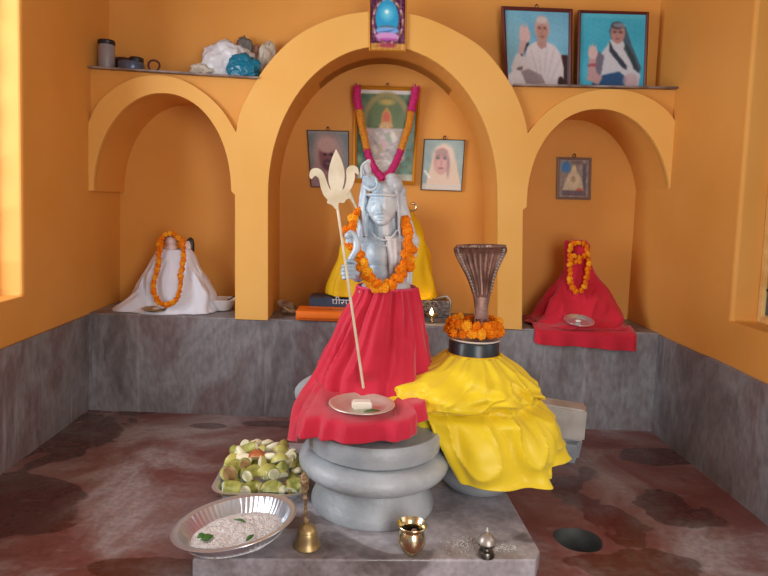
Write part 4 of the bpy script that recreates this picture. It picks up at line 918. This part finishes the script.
def veiled_woman(U, V, asp):
    c = A((128, 150, 146), U.shape)+NZ(U, V, 1.5, 4, 12); c = S(c, PG(U, V, [(.1, 1), (.12, .8), (.22, .4), (.3, .15), (.5, .06), (.7, .15), (.84, .45), (.98, .9), (.98, 1)]), (206, 178, 152)); c = S(c, E_(U, V, .5, .3, .28, .22, .4), (214, 194, 178), .7)
    c = S(c, E_(U, V, .46, .42, .20, .27, .12), (186, 128, 120)); c = S(c, E_(U, V, .44, .24, .17, .07, .4), (150, 106, 104), .7); c = S(c, E_(U, V, .46, .50, .13, .12, .6), (206, 150, 138), .7)
    for s_ in (-1, 1): c = S(c, E_(U, V, .45+s_*.09, .36, .05, .026, .5), (60, 34, 44)); c = S(c, E_(U, V, .45+s_*.09, .315, .06, .012, .5), (84, 50, 54), .8)
    c = S(c, E_(U, V, .455, .46, .026, .06, .5), (160, 100, 94), .7); c = S(c, E_(U, V, .455, .565, .075, .022, .5), (134, 56, 62)); c = S(c, E_(U, V, .64, .55, .04, .2, .6), (120, 70, 76), .6)
    c = S(c, Rr(U, V, 0, .88, 1, 1), (196, 186, 176), .7); c = S(c, PG(U, V, [(.02, .62), (.06, .6), (.22, .76), (.18, .78)]), (240, 238, 230), .8); return c
def altar(U, V, asp):
    c = A((86, 112, 84), U.shape)+NZ(U, V, 4, 5, 26); c = S(c, Rr(U, V, 0, 0, 1, .045), (214, 210, 204)); c = S(c, E_(U, V, .5, .36, .42, .34, .1), (150, 140, 90)); c = S(c, E_(U, V, .5, .38, .34, .3, .1), (98, 116, 76)); c = S(c, E_(U, V, .5, .13, .13, .035, .8), (180, 160, 90))
    c = S(c, PG(U, V, [(.40, .44), (.42, .26), (.5, .18), (.58, .26), (.62, .44)]), (190, 140, 76)); c = S(c, E_(U, V, .5, .30, .06, .06, .3), (196, 100, 76)); c = S(c, E_(U, V, .5, .40, .12, .05, .3), (200, 160, 110))
    c = S(c, Rr(U, V, .14, .42, .86, .78), (186, 178, 176)); c = S(c, PG(U, V, [(.2, .78), (.5, .98), (.8, .78)]), (216, 216, 210)); c = c+NZ(U, V, 9, 6, 24)*Rr(U, V, .1, .4, .9, .95)[..., None]
    for k in range(16): c = S(c, E_(U, V, .2+.6*((k*.37) % 1), .46+.34*((k*.61) % 1), .045, .035, .5), [(206, 170, 176), (176, 160, 136), (226, 220, 210), (150, 170, 150)][k % 4], .8)
    for k in range(5): c = S(c, E_(U, V, .1+.02*k, .55+.09*k, .06, .04, .5), (70, 120, 110), .8); c = S(c, E_(U, V, .92-.02*k, .5+.1*k, .06, .04, .5), (80, 150, 130), .8)
    c = S(c, Rr(U, V, 0, .93, 1, 1), (206, 196, 180), .7); return c
def moon(U, V, asp):
    c = A((92, 44, 74), U.shape)+NZ(U, V, 8, 7, 40)
    for k in range(70): 
        a = k*2.4; t = k/70; q = 2*PI*t; cx = .5+.42*math.cos(q)*1.02; cy = .46+.42*math.sin(q); c = S(c, E_(U, V, cx, cy, .03, .02, .6, ang=q), [(214, 170, 190), (190, 150, 60), (120, 110, 90), (150, 50, 110), (230, 210, 190)][k % 5], .85)
    c = S(c, E_(U, V, .48, .40, .33, .36, .12), (44, 156, 206)); c = S(c, E_(U, V, .48, .30, .16, .12, 1.2), (120, 210, 236), .9); c = S(c, E_(U, V, .47, .27, .055, .04, .6), (226, 250, 255))
    c = S(c, E_(U, V, .48, .56, .22, .03, .5), (120, 90, 90), .7); c = S(c, E_(U, V, .48, .635, .34, .07, .3), (120, 170, 226)); c = S(c, PG(U, V, [(.2, .66), (.5, .63), (.75, .6), (.5, .67)]), (60, 90, 160), .8); c = S(c, E_(U, V, .48, .735, .34, .07, .3), (206, 150, 206)); c = S(c, E_(U, V, .5, .80, .3, .03, .5), (180, 80, 170), .8)
    c = S(c, Rr(U, V, 0, .88, 1, 1), (226, 170, 70), .8); c = c+NZ(U, V, 12, 8, 40)*Rr(U, V, 0, .86, 1, 1)[..., None]
    c = S(c, E_(U, V, .5, .91, .25, .05, .5), (150, 40, 90), .7); return c
def small_deity(U, V, asp):
    c = A((150, 138, 134), U.shape)+NZ(U, V, 5, 9, 20); c = S(c, E_(U, V, .22, .2, .17, .15, .4), (70, 130, 190)); c = S(c, Rr(U, V, .4, .02, .8, .12), (110, 96, 90), .7); c = S(c, PG(U, V, [(.12, .84), (.24, .5), (.4, .3), (.5, .12), (.6, .3), (.76, .5), (.86, .84)]), (200, 190, 166)); c = S(c, E_(U, V, .5, .24, .08, .08, .3), (220, 206, 160)); c = S(c, E_(U, V, .48, .55, .2, .2, .4), (214, 200, 170)); c = S(c, E_(U, V, .48, .52, .08, .09, .4), (170, 150, 120), .8)
    c = S(c, Rr(U, V, .1, .82, .9, .97), (100, 84, 100), .8); c = S(c, E_(U, V, .7, .8, .12, .04, .4), (190, 90, 70), .8); c = S(c, PG(U, V, [(.78, .1), (.9, .1), (.9, .8), (.82, .8)]), (86, 88, 108), .8); return c+NZ(U, V, 10, 10, 16)
picture('framed_portrait', 'dark red framed portrait of a seated person in white with raised hand, on right shelf', [(501, 1), (572, 4), (505, 84), (571, 86)], .155, FRDARK, .016, .02, 90, 100, seated_man, standing=shelf_z(560), hook=True)
picture('framed_portrait', 'worn framed portrait of a seated person in a sari with raised hand, on right shelf', [(578, 5), (648, 7), (576, 86), (645, 87)], .155, FRDARK, .012, .02, 90, 100, seated_woman, standing=shelf_z(630), hook=False)
picture('thin_framed_portrait', 'faded portrait of a bearded person, hung left of the gilt picture', [(307, 130), (349, 131), (311, 187), (349, 188)], DN-.004, FRTHIN, .004, .012, 60, 80, faded_man)
picture('thin_framed_portrait', 'portrait of a person in a pale veil, hung right of the gilt picture', [(424, 139), (465, 140), (420.5, 190), (461.5, 191.5)], DN-.004, FRTHIN, .004, .012, 60, 80, veiled_woman)
picture('gilt_picture', 'large gilt framed shrine picture hanging in the centre niche behind the statue', [(354, 86), (421, 88), (353, 182), (415, 185)], DN-.006, FRGOLD, .018, .025, 90, 130, altar)
picture('moon_print', 'small print of a glowing moon over water with flower border atop the centre arch', [(369, -4), (407, -3), (369, 51), (406, 52)], -.003, FRGOLD, .006, .010, 80, 110, moon, hook=False)
picture('silver_framed_print', 'small silver framed print hanging in the right niche', [(557, 157), (591, 158), (556, 199), (590, 200)], DN-.004, FRSIL, .012, .014, 60, 70, small_deity)
# tinsel garland over the gilt picture
tg = thing('tinsel_garland', 'magenta and ochre tinsel garland hanging in a V over the gilt picture', 'garland', P(384, 178, DN-.04))
def tinsel(pts, r, mt, nm):
    cv = resample(smooth_curve(pts, 8), .0045); m = MB(); rnd = random.Random(len(pts)+int(r*1e4)); m.tube(cv, r*.8, 12)
    for p in cv:
        for _ in range(7):
            d = Vector((rnd.gauss(0, 1), rnd.gauss(0, 1), rnd.gauss(0, 1))).normalized(); m.box(p+d*r*.72, (r*.5, .0035, .0035), rot=d.to_track_quat('X', 'Z').to_euler())
    return m.build(nm, mt, tg)
yg = DN-.055
Lp = [P(357, 87, yg), P(357, 98, yg), P(359, 110, yg), P(361, 122, yg), P(364, 136, yg), P(367, 150, yg), P(371, 162, yg), P(377, 172, yg), P(384, 179, yg-.01)]
Rp = [P(416, 88, yg), P(414, 99, yg), P(411, 112, yg), P(409, 124, yg), P(405, 137, yg), P(401, 150, yg), P(397, 160, yg), P(391, 171, yg), P(384, 179, yg-.01)]
for pp in (Lp, Rp):
    tinsel(pp[0:3], .0235, PINK, 'magenta_section'); tinsel(pp[2:6], .021, ORT, 'ochre_section'); tinsel(pp[5:9], .021, PINK, 'magenta_section')

# ------------------------------------------------------------ things on the left shelf
def on_shelf(px, y): return Vector((P(px, shelf_py(px), y).x, y, shelf_z(px)))
def shelf_py(px): return 67+(px-90)*.066
def XS(px, y): return P(px, 60, y).x
zS = lambda px: shelf_z(px)+.001
c = Vector((XS(106.5, .06), .06, zS(106))); j = thing('plastic_jar', 'tall grey plastic jar with dark lid at the left end of the shelf', 'jar', c)
m = MB(); m.lathe([(0, 0), (.034, 0), (.036, .004), (.036, .1), (.033, .108), (0, .108)], c, 32); m.build('jar_body', PLGREY, j)
m = MB(); m.lathe([(0, .1085), (.036, .1085), (.0375, .112), (.0375, .124), (.034, .128), (0, .128)], c, 32, mod=lambda i, a: 1+.02*math.sin(24*a)); m.build('lid', DKPL, j)
c = Vector((XS(131, .06), .065, zS(131))); j = thing('round_tin', 'blue-grey round tin with dark lid beside the tall grey jar', 'tin', c)
m = MB(); m.lathe([(0, 0), (.056, 0), (.0575, .003), (.0575, .034), (.055, .038), (0, .038)], c, 48, mod=lambda i, a: 1+(.012*math.sin(40*a) if 1 < i < 5 else 0)); m.build('tin_body', BLPL, j)
m = MB(); m.lathe([(0, .0385), (.030, .0385), (.032, .041), (.032, .056), (.028, .061), (.01, .063), (0, .063)], c+Vector((.022, 0, 0)), 32); m.build('lid', DKPL, j)
c = Vector((XS(123, .16), .165, zS(123))); m = MB(); m.lathe([(0, 0), (.03, 0), (.034, .02), (.036, .075), (.033, .077), (.03, .02), (0, .006)], c, 28); o = m.build('brown_cup', BRPL, origin=c); tag(o, 'dark brown cup standing behind the round tin', 'cup')
c = Vector((XS(154, .06), .06, zS(154))); m = MB(); m.tube([c+Vector((.025*math.cos(a), .005*math.sin(2*a), .029+.025*math.sin(a))) for a in [2*PI*k/30 for k in range(30)]], .0045, 8, closed=True); o = m.build('rope_ring', BRPL, origin=c); tag(o, 'upright ring of brown cord right of the round tin', 'ring')
def bag(name, label, c, r, mt, seed, cr=.25, knot=None, rot=0):
    bm = bmesh.new(); bmesh.ops.create_icosphere(bm, subdivisions=5, radius=1)
    for v in bm.verts:
        n = v.co.normalized(); d = 1; p = n*1.7+Vector((seed, seed*2, 0))
        d += cr*noise.noise(p)+cr*.9*(1-abs(noise.noise(p*2.1))*2)*.4+cr*.5*(1-abs(noise.noise(p*4.7))*2)*.35
        q = Vector((n.x*r[0], n.y*r[1], n.z*r[2]))*d; q.z = max(q.z, -r[2]*.75); v.co = q
    zmin = min(v.co.z for v in bm.verts)
    me = bpy.data.meshes.new(name); bm.to_mesh(me); bm.free(); me.materials.append(mt); me.shade_smooth()
    for v in me.vertices: v.co.z -= zmin
    o = bpy.data.objects.new(name, me); C.objects.link(o); o.location = c; o.rotation_euler.z = rot; tag(o, label, 'bag')
    if knot:
        m = MB(); rnd = random.Random(seed)
        for k in range(6):
            e = Vector(knot)+Vector((rnd.uniform(-.02, .02), rnd.uniform(-.01, .01), rnd.uniform(.01, .035))); m.tube([Vector(knot)*.85, Vector(knot), e], [.012, .004, .009], 7)
        oo = m.build('bag_knot', mt); oo.parent = o
    return o
bag('crumpled_white_bag', 'large crumpled white plastic bag in the middle of the left shelf', (XS(228, .1), .115, zS(228)), (.105, .055, .092), PLAST, 1.3, .35, knot=(-.08, -.03, .03))
bag('silver_packet', 'shiny silver-grey packet on top of the crumpled white bag', (XS(242, .13), .165, zS(242)), (.036, .03, .118), mat('silver_foil', srgb(130, 136, 142), rough=.25, metal=.5), 4.1, .35)
bag('teal_bag', 'bright teal plastic bag in front of the white bag on the shelf', (XS(243, .02), .035, zS(243)), (.066, .03, .055), TEAL, 7.7, .3, rot=-.1)
bag('upright_pale_bag', 'upright pale plastic bag leaning at the right end of the left shelf', (XS(267, .13), .15, zS(262)), (.045, .032, .105), CLOUD, 9.2, .25)
bag('brown_paper_bag', 'small brownish bag between the silver packet and upright pale bag', (XS(256, .17), .175, zS(256)), (.034, .025, .09), mat('brown_paper', srgb(150, 106, 84), rough=.6), 5.5, .3)
bag('small_cloudy_bag', 'small flat cloudy bag at the left of the crumpled white bag', (XS(203, .08), .08, zS(203)), (.05, .035, .03), CLOUD, 12.2, .4)

# ------------------------------------------------------------ front: fruit tray
tc_ = Vector((-.297, -.765, zp+.001)); TW, TD = .295, .285
m = MB()
def rrect(w, d, r, n=6):
    out = []
    for cx, cy, a0 in ((w/2-r, d/2-r, 0), (-w/2+r, d/2-r, 90), (-w/2+r, -d/2+r, 180), (w/2-r, -d/2+r, 270)):
        for k in range(n+1): a = math.radians(a0+90*k/n); out.append((cx+r*math.cos(a), cy+r*math.sin(a)))
    return out
rows = [(0, .0012, -.02), (.0, .0012, 0), (.006, .022, .004), (.012, .027, .010), (.026, .0285, .02), (.029, .027, .022), (.026, .0265, .020), (.011, .025, .010), (.004, .020, .003), (-.002, 0, -.001), (-.002, 0, -.02)]
vs = []; N_ = 28
for (g, z, _) in rows[1:-1]:
    for x, y in rrect(TW-.05+2*g, TD-.05+2*g, .03+max(g, 0)): vs.append((tc_.x+x, tc_.y+y, tc_.z+z))
n = len(rows)-2; fs = [(i*N_+k, i*N_+(k+1) % N_, (i+1)*N_+(k+1) % N_, (i+1)*N_+k) for i in range(n-1) for k in range(N_)]+[tuple(range(N_)), tuple((n-1)*N_+k for k in range(N_))]
m.add(vs, fs); o = m.build('steel_tray', STEEL, origin=tc_); tag(o, 'square steel tray on the grey slab heaped with cut fruit', 'tray')
# fruit pieces
def chunk(kind, rnd):
    """returns (flesh, peel) meshes about the origin, lying down"""
    fl, pe = MB(), MB()
    if kind == 'banana':                       # short length of thick fruit, pale round cut ends, green peel
        r = rnd.uniform(.019, .023); L = rnd.uniform(.04, .055); cv = [Vector((-L/2+L*t, .006*math.sin(PI*t), 0)) for t in [k/8 for k in range(9)]]
        fl.tube([Vector((-L/2-.001, 0, 0))]+cv+[Vector((L/2+.001, 0, 0))], r*.9, 20)
        vs = []; sg = 20
        for p in cv:
            for rr in (r*.915, r):
                vs.append([p+Vector((0, rr*math.cos(2*PI*k/sg), rr*math.sin(2*PI*k/sg)*(1+.04*math.sin(5*k)))) for k in range(sg)])
        outer = [vs[2*i+1] for i in range(9)]; inner = [vs[2*i] for i in range(9)]
        ringset = outer+inner[::-1]; V = [q for rg_ in ringset for q in rg_]; n = len(ringset)
        pe.add(V, [(i % n*sg+k, i % n*sg+(k+1) % sg, (i+1) % n*sg+(k+1) % sg, (i+1) % n*sg+k) for i in range(n) for k in range(sg)])
    elif kind == 'wedge':                      # apple wedge: flesh crescent with thin peel at the back
        R = rnd.uniform(.030, .036); a1 = rnd.uniform(.5, .7)
        def sec(t, s_, rr): th = -PI/2+PI*t; ph = (s_-.5)*2*a1; return Vector((rr*math.sin(th), rr*math.cos(th)*math.cos(ph), rr*math.cos(th)*math.sin(ph)))
        fl.grid(lambda u, v: sec(v, u, R*.985), 9, 13); fl.grid(lambda u, v: sec(v, 0, R*.985*u), 5, 13); fl.grid(lambda u, v: sec(v, 1, R*.985*u), 5, 13)
        pe.grid(lambda u, v: sec(.03+.94*v, .03+.94*u, R), 9, 13); pe.grid(lambda u, v: sec(.03+.94*v, .03+.94*u, R*.99), 9, 13)
        for mb in (fl, pe): mb.v = [v-Vector((0, R*.55, 0)) for v in mb.v]; mb.v = [Vector((v.x, v.z, v.y)) for v in mb.v]
    else:                                      # pale irregular peeled piece
        fl.ell((0, 0, 0), (.026, .017, .012), u=14, v=8); fl.v = [v+Vector((0, .006*math.sin(v.x*60), 0))+Vector(noise.noise_vector(v*60))*.004 for v in fl.v]; pe = None
    return fl, pe
def mkproto(kind, k, fm, pm):
    rnd = random.Random(k); f, p = chunk(kind, rnd); name = {'banana': 'banana_piece', 'wedge': 'apple_wedge', 'pale': 'peeled_fruit_piece'}[kind]
    a = bpy.data.meshes.new(name); a.from_pydata(f.v, [], f.f); a.materials.append(fm); a.shade_smooth(); b = None
    if p: b = bpy.data.meshes.new('peel'); b.from_pydata(p.v, [], p.f); b.materials.append(pm); b.shade_smooth()
    return name, a, b
PB = [mkproto('banana', 1, PALE, PEEL), mkproto('banana', 2, BRCUT, PEEL), mkproto('banana', 5, PALE, PEEL)]
PW = [mkproto('wedge', 3, PALE, PEEL), mkproto('wedge', 4, PALE, mat('yellow_peel', srgb(206, 200, 110), rough=.4))]
PR = mkproto('wedge', 6, mat('apple_flesh', srgb(226, 190, 140), rough=.5), REDPEEL); PP = mkproto('pale', 8, PALE, None)
def put_piece(pr, loc, rot, label, group=None, sc=1):
    name, a, b = pr; o = bpy.data.objects.new(name, a); C.objects.link(o); o.location = loc; o.rotation_euler = rot; o.scale = (sc,)*3; tag(o, label, 'fruit', group)
    if b: q = bpy.data.objects.new('peel', b); C.objects.link(q); q.parent = o
    return o
rnd = random.Random(21); zt = tc_.z+.003
# front row, individually seen in the photo
front = [(PB[2], 232, 488, .0, .15, 'green banana length at the front left corner of the tray, cut end turned away'), (PB[0], 250, 487, .0, 1.25, 'short banana length standing second in the front row with white cut end'), (PW[0], 275, 487, .0, .1, 'long green-peeled crescent lying at the middle of the front row')]
ygl = tc_.y-TD/2+.05
def lay(px, py, z): v = Pz(px, py, z); return v
items = []
def add(pr, px, py, z, rot, label, group=None, sc=1): v = Pz(px, py, z); put_piece(pr, v, rot, label, group, sc)
add(PB[2], 232, 489, zt+.024, (0, .1, .15), 'green banana length at the front left corner of the heap in the tray', sc=1.05)
add(PB[0], 251, 489, zt+.022, (0, .1, 1.15), 'banana length in the front row with white oval cut end facing forward')
add(PW[0], 273, 488, zt+.022, (.5, .1, .15), 'long green peeled crescent lying in the middle of the front row of the heap', sc=1.25)
add(PB[1], 295, 486, zt+.02, (0, 0, .5), 'brownish cut banana length at the right of the front row of the heap')
add(PB[1], 234, 470, zt+.053, (0, .05, 1.35), 'banana length with brown round cut end, second row at the left of the heap', sc=1.1)
add(PB[0], 252, 473, zt+.056, (0, 0, 1.2), 'banana length with white cut end on the second row of the heap centre')
add(PB[1], 246, 464, zt+.065, (0, .2, 1.6), 'small browned banana length just behind the white cut end of the heap', sc=.85)
add(PW[1], 266, 470, zt+.058, (.9, 0, .9), 'yellow-green wedge slanting in the middle of the heap', sc=1.1)
add(PR, 257, 455, zt+.085, (.2, 0, .1), 'reddish apple wedge peel side up at the top of the heap')
add(PB[2], 273, 472, zt+.053, (0, .1, 1.9), 'small green rounded piece right of the heap centre', sc=.9)
add(PW[0], 283, 466, zt+.06, (1.1, .3, 1.2), 'green edged white wedge standing at the right of the heap', sc=.95)
add(PW[1], 292, 462, zt+.06, (1.2, 0, 1.9), 'pale wedge at the right edge of the heap', sc=.9)
gp = 'pale cut fruit pieces heaped in the tray'; gl = 'pale cut piece of fruit in the upper back part of the heap'
spots = [(232, 459, .07), (241, 452, .085), (250, 449, .09), (262, 449, .09), (272, 447, .085), (281, 450, .08), (290, 453, .07), (298, 459, .055), (229, 466, .055), (270, 456, .085), (278, 459, .08), (289, 459, .066), (236, 452, .07), (246, 444, .075), (266, 443, .075), (284, 445, .07), (255, 443, .08), (300, 465, .04), (226, 474, .035), (296, 470, .04), (262, 462, .075), (244, 458, .075)]
for k, (px_, py_, z) in enumerate(spots):
    pr = [PW[1], PP, PB[0], PW[1], PP][k % 5]; add(pr, px_, py_, zt+z, (rnd.uniform(-1, 1), rnd.uniform(-.7, .7), rnd.uniform(0, 6.3)), gl, gp, rnd.uniform(.85, 1.1))
gl2 = 'piece of cut fruit lying at the bottom of the heap in the tray'; gp2 = 'cut fruit pieces at the bottom of the heap'
for k in range(26):
    i, j_ = k % 6, k//6; x = tc_.x-.095+.038*i+.004*(j_ % 2); y = tc_.y-.085+.045*j_
    put_piece([PB[0], PW[0], PB[2], PW[1]][(k+j_) % 4], (x, y, zt+.022+(.026 if j_ in (1, 2, 3) and 0 < i < 5 else 0)), (0, 0, rnd.uniform(0, 6.3)), gl2, gp2, .8)

# ------------------------------------------------------------ thali with rice flour
Rt = Euler((math.radians(-3.5), math.radians(-9), 0)); tcn = Vector((-.312, -1.118, zp+.019)); tr_ = .170
dish('steel_thali', 'large round fluted steel dish of rice flour at the front left of the slab', 'dish', tcn, tr_, .042, STEEL, flutes=60, rim=.020, R=Rt, base=.72, seg=64)
m = MB(); RM = Rt.to_matrix()
def fl_(u, v):
    a = 2*PI*u; r = v*.131*(1+.05*noise.noise(Vector((math.cos(a)*2, math.sin(a)*2, 1)))); x, y = r*math.cos(a), r*math.sin(a); ed = max(0, 1-(v)**3)
    z = .0032+ed*(.016+.012*noise.noise(Vector((x*18, y*18, .3)))+.006*noise.noise(Vector((x*50, y*50, .9)))+.003*noise.noise(Vector((x*120, y*120, .9))))
    return RM@Vector((x, y, max(z, .003)))+tcn
m.grid(fl_, 140, 60, True); o = m.build('rice_flour', FLOUR, origin=tcn); tag(o, 'coarse white rice flour spread in the large round steel dish', 'flour', kind='stuff')
def on_thali(px, py, dz):
    v = Pz(px, py, tcn.z+.02); l = RM.inverted()@(v-tcn); l.z = dz; return RM@l+tcn
for (px_, py_, L, w, rz, lb) in ((207, 538, .035, .012, 2.2, 'pair of small green leaves on the left of the rice flour'), (251, 546, .032, .006, 2.7, 'dark green leaf sliver on the right of the rice flour'), (240, 523, .036, .005, 1.3, 'pale green leaf sliver at the back of the rice flour')):
    q = leaf_mb(L, w); 
    if w > .01: q2 = leaf_mb(L*.7, w*.8); q2.v = [v+Vector((.013, .010, 0)) for v in q2.v]; q.add(q2.v, q2.f)
    o = q.build('leaf_piece', LEAF); solid(o, .0008); o.location = on_thali(px_, py_, .026); o.rotation_euler = (Rt.x, Rt.y, rz); tag(o, lb, 'leaf')

# ------------------------------------------------------------ brass bell
bc = Pz(307, 546, zp); bc.z = zp+.001; be = thing('brass_bell', 'brass hand bell standing on the slab between the rice dish and pedestal', 'bell', bc)
Rb = Euler((math.radians(-2), math.radians(-4), 0)).to_matrix()
m = MB(); m.lathe([(0, 0), (.036, 0), (.0375, .002), (.037, .005), (.034, .009), (.0305, .018), (.0285, .032), (.027, .040), (.0255, .043), (.0265, .045), (.0255, .048), (.022, .053), (.014, .060), (.008, .064), (0, .065)], bc, 40); m.build('bell_body', BRASS, be)
m = MB(); m.lathe([(0, .064), (.008, .064), (.0085, .070), (.0055, .076), (.0045, .085), (.0055, .09), (.0045, .096), (.004, .125), (.0065, .130), (.0075, .134), (.006, .138), (.0045, .142), (.009, .150), (.0115, .160), (.010, .170), (.0125, .178), (.011, .190), (.006, .200), (.003, .205), (0, .206)], bc, 20, R=Rb, mod=lambda i, a: 1+(.12*math.sin(3*a+i) if i > 12 else 0)); m.build('handle', mat('carved_brass', srgb(176, 150, 116), rough=.45, metal=.7, col2=srgb(130, 98, 68), nscale=90, bump=.8, bscale=120), be)
# ------------------------------------------------------------ lota
lc2 = Pz(411, 553, zp); lc2.z = zp+.001; lt = thing('brass_pot', 'small shiny brass water pot on the slab in front of the round pedestal', 'pot', lc2)
m = MB(); m.lathe([(0, 0), (.019, 0), (.021, .003), (.030, .014), (.037, .030), (.038, .042), (.034, .056), (.030, .064), (.031, .069), (.038, .076), (.041, .080), (.040, .0815), (.036, .077), (.029, .069), (.028, .064), (.032, .056), (.036, .042), (.035, .030), (.028, .015), (0, .006)], lc2, 48); m.build('pot_body', BRASSB, lt)
m = MB(); m.lathe([(0, .055), (.0325, .055), (.0325, .0545), (0, .0545)], lc2, 32); m.build('dark_contents', DARKIN, lt)
o = MB().ell((0, 0, 0), (.009, .007, .008)).build('petal', mat('dry_petal', srgb(150, 110, 100), rough=.6)); o.location = lc2+Vector((.006, -.006, .0625)); tag(o, 'small brownish petal floating in the brass pot', 'petal')
# little lidded pot
c = Pz(486, 557, zp); c.z = zp+.001; lp2 = thing('lidded_pot', 'tiny silver lidded pot with pointed knob at the front right of the slab', 'pot', c)
m = MB(); m.lathe([(0, 0), (.018, 0), (.022, .003), (.0225, .010), (.019, .018), (.012, .022), (.011, .026), (.018, .030), (.0245, .037), (.025, .041), (0, .041)], c, 36); m.build('pot_body', mat('tarnished_silver', srgb(150, 148, 142), rough=.3, metal=1, col2=srgb(96, 92, 84), nscale=60), lp2)
m = MB(); m.lathe([(0, .0415), (.0255, .0415), (.0245, .046), (.020, .055), (.011, .062), (.004, .065), (.004, .068), (.0055, .072), (.003, .078), (0, .083)], c, 36); m.build('lid', SILV, lp2)
# scattered grains
m = MB(); rnd = random.Random(2)
for k in range(260):
    u = rnd.random()
    px_ = rnd.gauss(466, 8) if u < .6 else rnd.uniform(494, 516); py_ = rnd.gauss(545, 4) if u < .6 else 549-(px_-494)*.05+rnd.gauss(0, 1.6)
    q = Pz(px_, py_, zp); m.ell((q.x, q.y, zp+.0014), (.0026, .0011, .0012), rot=Euler((0, 0, rnd.uniform(0, 3.1))), u=6, v=4)
o = m.build('scattered_rice', GRIT, origin=Pz(480, 547, zp)); tag(o, 'sprinkle of white rice grains around the tiny lidded pot', 'rice', kind='stuff')

# ------------------------------------------------------------ light
def area(name, loc, rot, sx, sy, e, col):
    l = bpy.data.lights.new(name, 'AREA'); l.shape = 'RECTANGLE'; l.size = sx; l.size_y = sy; l.energy = e; l.color = col; o = bpy.data.objects.new(name, l); C.objects.link(o); o.location = loc; o.rotation_euler = rot; return o
yc = (WY0+WY1)/2; zc = (WZ0+WZ1)/2
area('daylight_left_window', (XL-.75, yc-.35, zc+.1), (0, math.radians(-84), math.radians(18)), 1.4, 1.3, 62, (.90, .95, 1))
area('daylight_right_window', (XR+.75, yc-.1, zc+.25), (0, math.radians(80), 0), 1.4, 1.3, 9, (1, .97, .92))
area('daylight_front_doorway', (.95, -3.5, 1.15), (math.radians(86), 0, math.radians(14)), 1.0, 1.7, 42, (1, .98, .95))
w = bpy.data.worlds.new('world'); bpy.context.scene.world = w; w.use_nodes = True; bg = w.node_tree.nodes['Background']; bg.inputs[0].default_value = (.85, .92, 1, 1); bg.inputs[1].default_value = .3
vs_ = bpy.context.scene.view_settings; vs_.view_transform = 'Standard'; vs_.look = 'None'; vs_.exposure = .02; vs_.gamma = 1; vs_.use_curve_mapping = False
